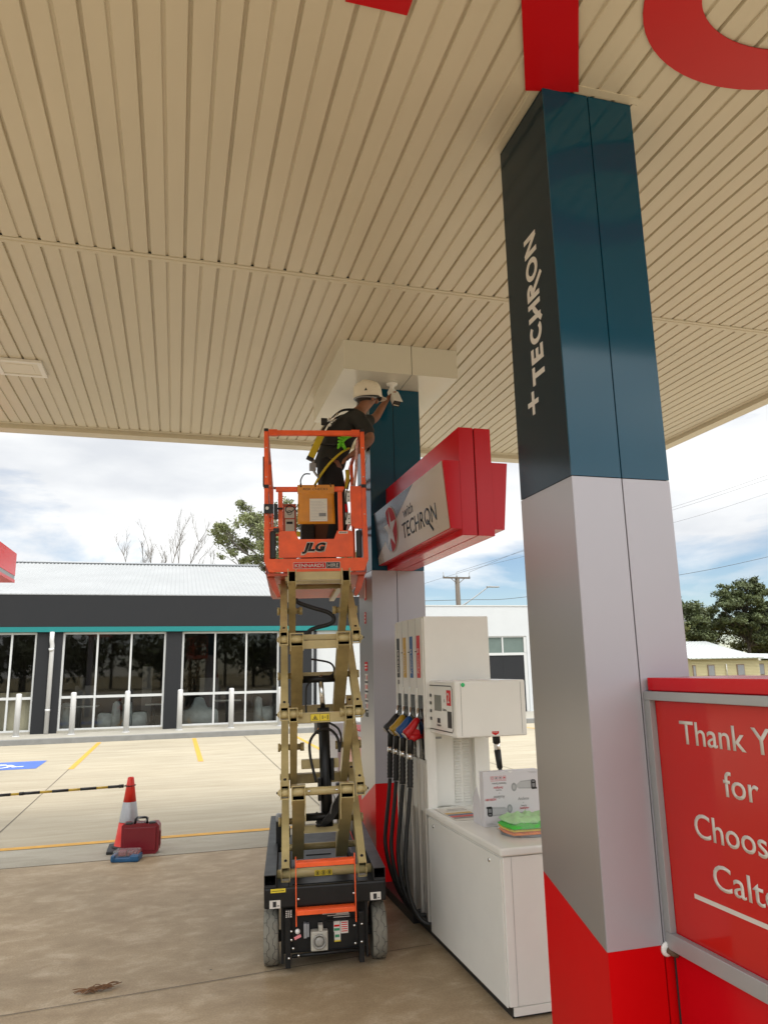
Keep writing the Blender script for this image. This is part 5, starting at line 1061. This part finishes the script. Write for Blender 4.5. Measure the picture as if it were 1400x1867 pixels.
b.build('contents', m_case, bc)
lf_ = MB(); rnd = random.Random(3); c0 = V((-.36, 4.735, .003))
for k in range(26):
    a = rnd.uniform(-.5, .5)+(math.pi if k % 3 == 0 else 0); l_ = rnd.uniform(.05, .13); st = c0+V((rnd.uniform(-.05, .05), rnd.uniform(-.03, .03), rnd.uniform(0, .012)))
    P = [st, st+V((math.cos(a)*l_*.5, math.sin(a)*l_*.3, rnd.uniform(.003, .018))), st+V((math.cos(a+.3)*l_, math.sin(a+.3)*l_*.5, rnd.uniform(.0, .008)))]
    lf_.tube(smooth_path(P, 3), [.0022+.003*math.sin(math.pi*q/7) for q in range(7)], 5, flat=.4)
o = lf_.build('dry_leaf_clump', m_leaf_dry); tag(o, 'small tangle of dry brown leaves on the forecourt slab', 'dry leaves')
# ---------------------------------------------------------------- shop building
YF_ = 22.6
bd = empty('shop_building', 'dark fasciaed shop with teal strip, glazed front and silver corrugated roof', 'building', (0, YF_, 0))
b = MB(); b.box(-14, 6.3, 22.45, 22.68, 3.012, 3.90); b.build('fascia', m_charcoal, bd)
b = MB(); b.box(-14, 6.3, 22.43, 22.66, 2.868, 3.008); b.build('teal_strip', m_teal, bd)
b = MB(); b.box(-14, 6.3, 22.44, 22.70, 3.903, 3.935, bev=.005); b.build('capping', m_galv, bd)
for a, c in ((-3.72, -3.06), (-.272, .178), (3.01, 3.99), (-8.0, -7.2)): b = MB(); b.box(a, c, 22.5, 22.9, .13, 2.866); b.build('pier', m_charcoal, bd)
b = MB(); b.box(4.0, 6.6, 22.55, 22.9, .13, 2.866); b.box(4.0, 6.6, 22.7, 22.9, 2.866, 3.9); b.box(6.6, 6.8, 22.7, 30, .13, 3.754); b.build('white_wall', m_white_wall, bd)
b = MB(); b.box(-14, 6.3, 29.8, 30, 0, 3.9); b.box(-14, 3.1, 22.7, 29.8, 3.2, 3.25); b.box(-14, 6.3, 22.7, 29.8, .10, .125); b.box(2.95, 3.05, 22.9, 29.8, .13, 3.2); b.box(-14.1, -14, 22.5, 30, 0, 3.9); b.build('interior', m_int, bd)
# corrugated roof, waves running up the slope
def wave_roof(x0, x1, ya, za, yb, zb, pitch, amp, nm, m_, par):
    b = MB(); n = int((x1-x0)/pitch*6); A, B = [], []
    nx = Vector((0, -(zb-za), yb-ya)).normalized()
    for i in range(n+1):
        x = x0+(x1-x0)*i/n; w = amp*math.sin(2*math.pi*i/6)
        A.append(b.bm.verts.new(Vector((x, ya, za))+nx*w)); B.append(b.bm.verts.new(Vector((x, yb, zb))+nx*w))
    for i in range(n): b.bm.faces.new((A[i], A[i+1], B[i+1], B[i])).smooth = True
    return b.build(nm, m_, par)
m_roof = mat('pale zinc roofing', (.36, .37, .37), .45, metal=.25, var=.06, scale=.8)
wave_roof(-14, 3.1, 22.5, 3.93, 30, 5.84, .13, .016, 'roof', m_roof, bd); wave_roof(-14, 3.1, 37.5, 3.93, 30.02, 5.84, .13, .016, 'roof', m_roof, bd)
b = MB(); b.prism([(22.7, 3.88), (37.3, 3.88), (30, 5.78)], 'x', 3.02, 3.07); b.build('gable', m_white_wall, bd)
b = MB(); b.tube([(-14, 30, 5.88), (3.14, 30, 5.88)], .075, 10, flat=.6); b.build('ridge_cap', m_galv, bd)
def window(x0, x1, mull, tr=True):
    b = MB(); z0, z1 = .195, 2.86; y0, y1 = 22.56, 22.64; w = .055
    b.box(x0, x0+w, y0, y1, z0, z1); b.box(x1-w, x1, y0, y1, z0, z1); b.box(x0+w, x1-w, y0, y1, z1-w, z1); b.box(x0+w, x1-w, y0, y1, z0, z0+.045)
    for m in mull: b.box(m-.025, m+.025, y0+.004, y1, z0+.045, z1-w)
    xs = [x0+w]+[v for m in mull for v in (m-.025, m+.025)]+[x1-w]
    for i in range(0, len(xs), 2): b.box(xs[i], xs[i+1], y0+.008, y1, 1.045, 1.115)
    f = b.build('window_frame', m_frame, bd)
    b = MB()
    for i in range(0, len(xs), 2): b.face([(xs[i], 22.60, z0+.045), (xs[i+1], 22.60, z0+.045), (xs[i+1], 22.60, 1.044), (xs[i], 22.60, 1.044)]); b.face([(xs[i], 22.60, 1.116), (xs[i+1], 22.60, 1.116), (xs[i+1], 22.60, z1-w), (xs[i], 22.60, z1-w)])
    b.build('pane', m_trans, f)
window(-7.2, -3.72, [-6.2, -5.28, -4.36]); window(-3.055, -.275, [-2.135, -1.23]); window(.18, 3.005, [1.12, 2.03])
b = MB(); b.box(-14, -3.72, 22.52, 22.9, .13, .194); b.box(-3.055, 3.005, 22.52, 22.9, .13, .194); b.build('sill', m_path, bd)
b = MB(); b.box(-7.1, -3.8, 22.75, 22.77, .2, 1.24); b.build('low_blind', mat('cream blind', (.36, .32, .23), .8), bd)
b = MB(); b.tube([(-3.325, 22.42, 2.87), (-3.325, 22.42, 2.62), (-3.31, 22.46, 2.50), (-3.31, 22.46, .14)], .060, 14); b.cyl((-3.31, 22.46, .72), (-3.31, 22.46, .78), .066, 14); b.cyl((-3.325, 22.42, 2.42), (-3.315, 22.44, 2.36), .066, 14); b.build('downpipe', m_whitepaint, bd)
b = MB(); b.tube([(4.10, 22.50, 2.9), (4.10, 22.50, .14)], .045, 12); b.build('downpipe', m_charcoal, bd)
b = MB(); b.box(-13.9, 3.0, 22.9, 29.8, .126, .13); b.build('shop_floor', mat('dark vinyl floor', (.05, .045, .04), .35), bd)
# chairs and tables inside
def chair(x0, x1, flip, label, lo=.56, hi=.90):
    c = empty('lounge_chair', label, 'chair', ((x0+x1)/2, 23.7, .13), group='covered lounge chairs inside the shop')
    w = x1-x0; f = (lambda u: x1-u*w) if flip else (lambda u: x0+u*w); r_ = random.Random(x0)
    def pl(poly, nm, ya, yb):
        b = MB(); b.prism([(f(u), z) for u, z in poly], 'y', ya, yb); bmesh.ops.bevel(b.bm, geom=b.bm.edges[:], offset=.035, segments=3, affect='EDGES'); return b.build(nm, m_cover, c, smooth=True)
    pl([(.0, .14), (.62, .14), (.60, lo), (.04, lo+.02)], 'seat_cover', 23.42, 24.05)
    pl([(.55, .14), (1.0, .14), (.94, hi-.06), (.86, hi), (.66, hi-.02)], 'back_cover', 23.40, 24.07)
chair(-2.12, -1.48, False, 'grey covered chair in the middle window with its back to the right'); chair(-1.45, -.73, True, 'grey covered chair back to back with its neighbour in the middle window')
chair(-3.6, -2.84, False, 'grey covered chair half hidden behind the pier beside the downpipe'); chair(2.40, 3.0, True, 'ribbed grey chair at the right end of the right window', .6, .92)
c = empty('lounge_chair', 'wide grey covered chair with centred high back in the right window', 'chair', (.8, 23.7, .13), group='covered lounge chairs inside the shop')
b = MB(); b.prism([(.28, .14), (1.33, .14), (1.30, .55), (1.16, .62), (.98, .60), (.90, .88), (.80, .95), (.62, .94), (.52, .62), (.30, .58)], 'y', 23.42, 24.05); bmesh.ops.bevel(b.bm, geom=b.bm.edges[:], offset=.03, segments=3, affect='EDGES'); b.build('cover', m_cover, c, smooth=True)
for a, z, lx_, lb in ((-2.55, .80, .9, 'small table with thin pale top in the middle window beside the downpipe'), (-.55, .80, .5, 'narrow table with thin pale top beside the dark pier'), (1.58, .85, .76, 'small table with thin pale top in the right window')):
    t_ = empty('cafe_table', lb, 'table', (a, 23.5, .13), group='tables inside the shop')
    b = MB(); b.box(a-lx_/2, a+lx_/2, 23.2, 23.8, z-.03, z, bev=.008); b.build('table_top', m_whitepaint, t_)
    b = MB(); b.cyl((a, 23.5, .14), (a, 23.5, z-.03), .04, 12); b.cyl((a, 23.5, .13), (a, 23.5, .15), .22, 20); b.build('pedestal', m_black, t_)
b = MB(); b.box(-2.9, -2.3, 24.6, 24.9, .13, 1.35); b.box(-1.0, -.7, 25.5, 25.8, .13, 1.9); b.tube([(-2.7, 24.5, 1.3), (-2.7, 24.5, 1.6)], .08, 10); b.box(.8, 1.4, 25.2, 25.5, .13, 1.5); o = b.build('shop_counter', mat('dim counter', (.16, .15, .14), .5)); tag(o, 'dim counter and shelves deep inside the shop', 'counter')
# bollards
places = [(-5.33, 'white bollard furthest to the left, outside the blind window'), (-3.95, 'white bollard in front of the blind window left of the downpipe'), (-2.60, 'white bollard before the left pane of the middle window'), (-1.22, 'white bollard before the back to back chairs'), (.176, 'white bollard in front of the dark pier between the windows'), (1.58, 'white bollard before the middle pane of the right window'), (2.97, 'white bollard just left of the lift mast at the end of the windows'), (9.0, 'white bollard before the white wall, hidden behind the pump'), (10.4, 'white bollard at the dark doors on the right')]
first = None
for x, lb in places:
    if first is None:
        first = empty('bollard', lb, 'bollard', (x, 21.9, .13), group='white bollards along the footpath')
        b = MB(); b.lathe([(.072, 0), (.072, 1.06), (.066, 1.085), (.045, 1.098), (0, 1.10)], n=28); b.build('post', m_whitepaint, first, local=True)
        b = MB(); b.lathe([(.10, 0), (.10, .012), (.074, .016)], n=28); b.build('base_plate', m_whitepaint, first, local=True)
    else: o = copy_tree(first); o.location = (x, 21.9, .13); o['label'] = lb
# white building to the right
wb = empty('white_building', 'plain white parapet building with grey windows over dark doors', 'building', (10, 24, 0))
b = MB(); b.box(6.81, 16, 24.0, 24.25, 2.712, 3.754); b.box(6.81, 10.10, 24.0, 24.25, .13, 2.711); b.box(11.92, 16, 24.0, 24.25, .13, 2.711); b.box(6.81, 16, 24.26, 32, .13, 3.6); b.build('wall', m_white_wall, wb)
b = MB(); b.box(6.8, 16.02, 23.98, 24.27, 3.7545, 3.79); b.build('capping', m_frame, wb)
b = MB(); b.box(10.10, 11.92, 24.05, 24.1, .13, 2.05); b.build('dark_door', m_charcoal, wb)
b = MB(); b.box(10.10, 11.92, 24.03, 24.12, 2.052, 2.14); b.box(10.10, 11.92, 24.03, 24.12, 2.67, 2.71); b.box(10.985, 11.035, 24.03, 24.12, 2.14, 2.67); b.box(11.80, 11.92, 24.02, 24.12, .13, 2.05); b.box(11.82, 11.92, 24.02, 24.12, 2.14, 2.67); b.box(11.0, 11.006, 24.045, 24.052, .14, 2.04, 1); wf = b.build('window_frame', [m_frame, m_seam], wb)
b = MB(); b.box(10.10, 10.984, 24.07, 24.08, 2.141, 2.669); b.box(11.036, 11.819, 24.07, 24.08, 2.141, 2.669); b.build('pane', mat('grey green glass', (.13, .17, .155), .12), wf)

# ---------------------------------------------------------------- next island beyond the far column
i2 = empty('far_fuel_pump', 'second fuel pump seen between the scissor arms with orange label', 'fuel pump', (1.87, 8.2, 0))
b = MB(); b.box(1.645, 2.11, 7.75, 8.75, 0, 1.0, bev=.006); b.box(1.645, 2.0, 8.15, 8.75, 1.0, 1.12); b.build('cabinet', mat('lilac grey pump panel', (.44, .42, .43), .4, var=.03), i2)
b = MB(); b.tube([(1.66, 8.70, 1.16), (1.62, 8.62, 1.10)], .02, 8); b.box(1.58, 1.645, 8.55, 8.75, .98, 1.16, bev=.01); b.build('nozzle_boot', m_black, i2)
b = MB(); b.tube([(1.60, 8.50, 1.02), (1.63, 8.53, 1.10)], [.03, .022], 10); b.build('nozzle', mat('orange nozzle', (.65, .25, .02), .4), i2)
i3 = empty('far_sign_stand', 'red stand with a dark framed panel behind the far column', 'sign stand', (2.0, 6.95, 0))
b = MB(); b.box(1.64, 2.0, 6.56, 7.42, 0, 1.15, bev=.004); b.build('body', m_redb, i3)
b = MB(); b.box(1.622, 1.639, 6.58, 7.40, .66, .70); b.box(1.622, 1.639, 6.58, 7.40, 1.10, 1.14); b.box(1.622, 1.639, 6.58, 6.62, .70, 1.10); b.box(1.622, 1.639, 7.36, 7.40, .70, 1.10); f3 = b.build('frame', m_silver, i3)
b = MB(); b.box(1.632, 1.638, 6.625, 7.355, .705, 1.095); b.build('panel', mat('pinkish red panel', (.50, .10, .09), .15), f3)
b = MB(); b.box(1.60, 1.621, 7.0, 7.38, .30, .62, bev=.004); b.build('dark_panel', m_lcd, i3)
# neighbouring red fascia at the left edge
rs = empty('red_awning', 'red fascia end with grey underside entering at the left edge', 'awning', (-3.2, 12.5, 0))
b = MB(); b.box(-3.6, -2.745, 10.0, 14.0, 3.40, 3.79); b.build('fascia', m_red, rs)
b = MB(); b.box(-3.6, -2.75, 10.01, 13.99, 3.33, 3.399); b.build('grey_band', m_galv, rs)
b = MB(); b.box(-3.6, -2.742, 10.0, 14.0, 3.28, 3.329); b.build('lower_edge', mat('pale red edge', (.55, .08, .09), .4), rs)
b = MB(); b.box(-3.5, -3.3, 11.9, 12.1, 0, 3.28); b.build('post', m_silver, rs)

# ---------------------------------------------------------------- vegetation
def branch(b, p, d, L, r, depth, rnd, tips, spread=.5, up=.15, kids=(2, 3), shrink=.72, steps=4):
    pts = [p.copy()]; rs = [r]; q = p.copy(); dd = d.copy()
    for i in range(steps):
        dd = (dd+V((rnd.uniform(-1, 1), rnd.uniform(-1, 1), rnd.uniform(-.6, 1)))*.10+V((0, 0, up*.2))).normalized(); q = q+dd*L/steps; pts.append(q.copy()); rs.append(r*(1-.45*(i+1)/steps))
    b.tube(pts, rs, 6 if r > .03 else 4, cap=False)
    if depth == 0: tips.append(q); return
    for k in range(rnd.randint(*kids)):
        nd_ = (dd+V((rnd.uniform(-1, 1), rnd.uniform(-1, 1), rnd.uniform(-.3, .9)))*spread).normalized(); i = rnd.randint(max(1, steps-2), steps)
        branch(b, pts[i], nd_, L*shrink*rnd.uniform(.8, 1.15), rs[i]*.72, depth-1, rnd, tips, spread, up, kids, shrink, steps)
    if depth <= 2: tips.append(q)
def tree(loc, H, label, cat, m_l, m_b, seed, crown, n, cl, per, leaf, group=None, name='gum_tree', tr=.2, flat=.7, limbs=True, lean=0, hollow=.0):
    """tapered trunk, a limb to each leaf clump, clumps spread through an ellipsoid crown (cx, cz, rx, ry, rz)"""
    rnd = random.Random(seed); t = empty(name, label, cat, loc, group=group); o = V(loc); cx, cz, rx, ry, rz = crown; cs_ = []
    while len(cs_) < n:
        v = V((rnd.uniform(-1, 1), rnd.uniform(-1, 1), rnd.uniform(-1, 1)))
        if v.length > 1 or v.length < hollow: continue
        cs_.append(V((o.x+cx+v.x*rx, o.y+v.y*ry, cz+v.z*rz)))
    b = MB(); base = V((o.x+cx*.5, o.y, cz-rz*.9)); top = V((o.x+cx+lean, o.y, cz+rz*.65))
    spine = smooth_path([o, o.lerp(base, .5)+V((.1, 0, 0)), base, base.lerp(top, .5)+V((-.15, 0, 0)), top], 5)
    b.tube(spine, [tr*(1-.9*k/(len(spine)-1)) for k in range(len(spine))], 9, cap=False)
    for c in cs_:
        zt = min(max(c.z-abs(c.x-top.x)*.45-rz*.25, base.z*.8), top.z-.2); k = min(range(len(spine)), key=lambda q: abs(spine[q].z-zt)); p = spine[k]
        mid = p.lerp(c, .5)+V((rnd.uniform(-.1, .1), rnd.uniform(-.1, .1), -.08))*(c-p).length
        r0 = max(.012, tr*.32*(1-.5*k/len(spine))); b.tube(smooth_path([p, mid, c], 3), [r0*(1-.14*q) for q in range(7)], 5, cap=False)
        for q in range(3): b.tube([mid.lerp(c, .5), c+V((rnd.uniform(-1, 1), rnd.uniform(-1, 1), rnd.uniform(-.6, 1)))*cl*.8], [r0*.3, r0*.12], 4, cap=False)
    b.build('trunk', m_b, t)
    b = MB()
    for c0 in cs_:
        sc = cl*rnd.uniform(.6, 1.3)
        for _ in range(rnd.randint(3, 5)):
            c1 = c0+V((rnd.uniform(-1, 1), rnd.uniform(-1, 1), rnd.uniform(-.6, .6)))*sc*.75; s2 = sc*rnd.uniform(.35, .7)
            for k in range(int(per*rnd.uniform(.5, 1.3)/4)):
                v = V((rnd.gauss(0, .5), rnd.gauss(0, .5), rnd.gauss(0, .5)*flat)); c = c1+v*s2; s = leaf*rnd.uniform(.6, 1.5)
                a = V((rnd.uniform(-1, 1), rnd.uniform(-1, 1), rnd.uniform(-1.2, .4))).normalized(); e = a.cross(V((rnd.uniform(-1, 1), rnd.uniform(-1, 1), rnd.uniform(-1, 1)))).normalized()
                b.bm.faces.new([b.bm.verts.new(c+a*s), b.bm.verts.new(c+e*s*.42), b.bm.verts.new(c-a*s), b.bm.verts.new(c-e*s*.42)])
    b.build('crown', m_l, t); return t
tree((5.2, 42, 0), 11.5, 'olive eucalypt rising behind the shop roof beside the lift', 'tree', m_leaf1, m_bark, 5, (.2, 9.0, 3.9, 2.0, 2.5), 62, .62, 330, .085, tr=.2, hollow=.35)
tree((9.6, 40, 0), 8.2, 'green tree glimpsed between the lift and the far column', 'tree', m_leaf3, m_bark, 11, (0, 6.2, 2.6, 2, 2.0), 40, .6, 300, .10, tr=.16)
def bare(loc, seed, label):
    rnd = random.Random(seed); b = MB(); o = V(loc)
    def grow(p, d, L, r, dep):
        pts = [p.copy()]; q = p.copy(); dd = d.normalized(); n = 5
        for i in range(n):
            dd = (dd+V((rnd.uniform(-1, 1), rnd.uniform(-1, 1), rnd.uniform(-.3, .9)))*.13).normalized(); q = q+dd*L/n; pts.append(q.copy())
        b.tube(pts, [r*(1-.62*i/n) for i in range(n+1)], 5 if r > .02 else 4, cap=False)
        if dep == 0: return
        for k in range(rnd.randint(4, 6)):
            i = rnd.randint(1, n); side = V((rnd.uniform(-1, 1), rnd.uniform(-1, 1), rnd.uniform(.1, 1.1))).normalized()
            grow(pts[i], dd*.75+side*.75, L*rnd.uniform(.38, .6), r*.45, dep-1)
    b.tube([o, o+V((0, 0, 2.5))], [.3, .24], 10, cap=False)
    for k, (sx, hh, ln) in enumerate(((-3.0, 6.6, 1.9), (-1.9, 6.9, 1.6), (-1.0, 6.8, 2.2), (-.1, 7.0, 1.5), (.55, 6.9, 2.6), (1.1, 7.0, 2.7), (1.8, 6.8, 2.6), (2.6, 6.7, 1.8), (3.5, 6.6, 1.7))):
        top = o+V((sx*.52, rnd.uniform(-.8, .8), hh-.3)); b.tube(smooth_path([o+V((0, 0, 2.3)), o+V((sx*.3, 0, 4.4)), top], 4), [.13-.008*q for q in range(9)], 6, cap=False)
        grow(top, V((sx*.15, rnd.uniform(-.2, .2), 1)), ln*.92, .038, 3)
    t = empty('bare_tree', label, 'tree', loc); b.build('branches', m_bark, t)
bare((-.75, 42, 0), 21, 'leafless grey tree standing behind the shop roof ridge')
rg = 'dark trees beyond the cream house'
tree((86.5, 98, 0), 17.0, 'tallest dark tree at the right edge with its trunk showing', 'tree', m_leaf2, m_barkd, 31, (1.5, 9.6, 6.5, 4, 5.2), 110, 1.15, 420, .20, tr=.42, group=rg, name='cypress_tree', flat=.5, hollow=.15)
tree((78.5, 102, 0), 14.5, 'dark bushy tree directly behind the end of the silver roof', 'tree', m_leaf2, m_barkd, 32, (0, 7.2, 5.4, 4, 4.2), 95, 1.2, 420, .20, tr=.38, group=rg, name='cypress_tree')
tree((71, 100, 0), 11.5, 'green bushy tree behind the left half of the silver roof', 'tree', m_leaf3, m_barkd, 33, (0, 6.0, 5.0, 4, 3.6), 95, 1.1, 420, .20, tr=.35, group=rg, name='cypress_tree')
tree((97, 104, 0), 13.0, 'brownish tree low behind the right end of the cream house', 'tree', m_leaf3, m_barkd, 35, (0, 6.0, 6.0, 4, 4.6), 90, 1.2, 400, .20, tr=.35, group=rg, name='cypress_tree')
tree((83.5, 106, 0), 14.0, 'dull green tree filling the gap behind the cream house roof', 'tree', m_leaf3, m_barkd, 36, (0, 6.6, 5.0, 4, 4.0), 90, 1.2, 420, .20, tr=.35, group=rg, name='cypress_tree')
tree((64, 99, 0), 11.5, 'bushy dark tree partly hidden by the near column', 'tree', m_leaf2, m_barkd, 34, (0, 5.8, 4.6, 4, 3.6), 80, 1.1, 420, .20, tr=.35, group=rg, name='cypress_tree')
# belt of trees and dry grass behind the photographer, mirrored in the shop glass
def belt():
    rnd = random.Random(9); b = MB()
    for k in range(46):
        x = -62+k*2.8+rnd.uniform(-1, 1); h = rnd.uniform(5, 10.5); y = -44+rnd.uniform(-4, 4)
        b.tube([(x, y, 0), (x, y, h*.5)], .18, 5, mi=1)
        for q in range(420):
            v = V((rnd.gauss(0, 1), rnd.gauss(0, 1), rnd.gauss(0, .8))); c = V((x, y, h*.6))+V((v.x*1.3, v.y*1.3, v.z*h*.2)); s = .45
            a = V((rnd.uniform(-1, 1), rnd.uniform(-1, 1), rnd.uniform(-1, 1))).normalized(); e = a.cross(V((0, 0, 1))).normalized()
            b.bm.faces.new([b.bm.verts.new(c+a*s), b.bm.verts.new(c+e*s*.6), b.bm.verts.new(c-a*s), b.bm.verts.new(c-e*s*.6)])
    o = b.build('tree_belt', [m_leaf2, m_barkd], kind='stuff'); tag(o, 'belt of trees across the road behind the camera', 'trees')
belt()

# ---------------------------------------------------------------- power pole, lamp, wires, house
pp = empty('power_pole', 'timber power pole with crossarm above the white building', 'power pole', (23.65, 60, 0))
b = MB(); b.tube([(23.62, 60, 0), (23.5, 60, 9.35)], [.26, .20], 14); b.build('pole', m_wood, pp)
b = MB(); b.box(22.15, 24.65, 59.8, 59.92, 9.22, 9.36); b.tube([(22.9, 59.86, 9.22), (23.5, 59.86, 8.75)], .03, 6); b.tube([(24.1, 59.86, 9.22), (23.5, 59.86, 8.75)], .03, 6); b.build('crossarm', m_wood, pp)
b = MB()
for x in (22.2, 23.42, 24.6): b.lathe([(.05, 0), (.07, .10), (.03, .16), (.05, .40), (0, .45)], org=(x, 59.86, 9.362), n=10)
b.build('insulator', m_galv, pp)
sl_ = empty('street_lamp', 'slim street lamp with a long raking arm beside the power pole', 'street lamp', (22.6, 62, 0))
b = MB(); b.tube([(22.4, 62, 0), (22.4, 62, 6.2)], .11, 10); b.build('pole', m_galv, sl_)
b = MB(); b.tube(smooth_path([(22.4, 62, 6.0), (23.6, 62, 6.55), (25.4, 62, 7.5), (27.2, 62, 8.72)], 5), .05, 8); b.tube([(24.0, 62, 6.4), (26.1, 62, 8.0)], .025, 6); b.build('arm', m_galv, sl_)
b = MB(); b.box(27.15, 28.35, 61.85, 62.15, 8.72, 8.84, bev=.04); b.build('lamp_head', m_galv, sl_)
def wire(P, r, nm, lb):
    b = MB(); b.tube(smooth_path(P, 8), r, 5); o = b.build(nm, m_wire); tag(o, lb, 'wire', 'overhead wires')
wire([(-10, 60, 6.8), (8, 60, 7.0), (23.5, 60.1, 7.38), (30.1, 60, 7.69), (46.4, 60, 9.9), (57, 60, 11.88), (66, 60, 13.9)], .022, 'overhead_wire', 'thick wire running low from the power pole to the right')
wire([(12, 60, 6.0), (22.2, 59.86, 9.30), (30.3, 60, 11.4), (46.4, 60, 15.05), (58, 60, 18.5)], .012, 'overhead_wire', 'lowest of the three thin wires crossing the sky right of the column')
wire([(23.42, 59.86, 9.8), (33, 60, 12.7), (46.3, 60, 16.27), (58.2, 60, 20.0)], .012, 'overhead_wire', 'middle thin wire of the close pair high in the sky')
wire([(24.6, 59.86, 9.8), (33, 60, 12.95), (46.3, 60, 16.54), (58.3, 60, 20.45)], .012, 'overhead_wire', 'upper thin wire of the close pair high in the sky')
ho = empty('weatherboard_house', 'cream weatherboard house with pale metal roof beyond the stand', 'house', (60, 72, 0))
b = MB(); b.box(54.5, 63.4, 70.2, 78, 0, 2.02); b.box(63.4, 74, 71.0, 77, 0, 1.7)
b.build('wall', m_cream_wall, ho)
b = MB()
for k in range(12): b.box(54.46, 63.44, 70.13, 70.199, .05+k*.165, .06+k*.165+.11)
for k in range(10): b.box(63.45, 74, 70.94, 70.999, .05+k*.165, .06+k*.165+.11)
b.build('weatherboards', m_cream_wall, ho)
b = MB(); b.face([(54.0, 69.7, 2.03), (63.7, 69.7, 2.03), (59.6, 74, 4.0), (53.9, 74, 4.0)]); b.face([(63.7, 69.7, 2.03), (63.7, 78.3, 2.03), (59.6, 74, 4.0)]); b.face([(63.7, 78.3, 2.03), (54, 78.3, 2.03), (53.9, 74, 4.0), (59.6, 74, 4.0)]); b.face([(54, 78.3, 2.03), (54, 69.7, 2.03), (53.9, 74, 4.0)])
b.face([(63.5, 70.4, 1.95), (75, 70.4, 1.55), (75, 74, 2.3), (63.5, 74, 2.6)])
for k in range(14): b.tube([(54.3+k*.68, 69.72, 2.06), (54.2+k*.42, 73.95, 4.02)], .03, 4)
b.build('roof', mat('pale metal roof', (.48, .50, .49), .5, var=.05), ho)
b = MB(); b.box(54.0, 63.75, 69.62, 69.70, 1.96, 2.06); b.build('gutter', mat('dull gutter', (.30, .33, .30), .5), ho)
for a, c in ((54.6, 54.9), (56.55, 57.35), (60.4, 61.3), (63.9, 64.7)):
    yy = 70.1 if a < 63 else 70.9
    b = MB(); b.box(a-.06, c+.06, yy-.04, yy+.02, .1, 1.33); f = b.build('window', mat('brown window frame', (.20, .13, .09), .6), ho)
    b = MB(); b.box(a+.02, c-.02, yy-.06, yy-.041, .16, 1.25); b.build('pane', mat('grey blind glass', (.20, .21, .22), .2), f)
b = MB(); b.tube([(58.9, 70.0, .1), (58.9, 70.0, 1.4)], .05, 6); b.build('pipe', m_whitepaint, ho)
an = MB(); an.tube([(56.6, 74, 3.9), (56.3, 74, 6.4)], .04, 5); an.tube([(55.3, 74, 6.3), (57.4, 74, 6.4)], .03, 5); an.tube([(55.8, 74, 6.0), (55.8, 74, 6.6)], .02, 5); an.tube([(57.2, 74, 6.0), (57.2, 74, 6.7)], .02, 5)
o = an.build('television_antenna', m_galv); tag(o, 'thin television antenna on the cream house roof', 'antenna')
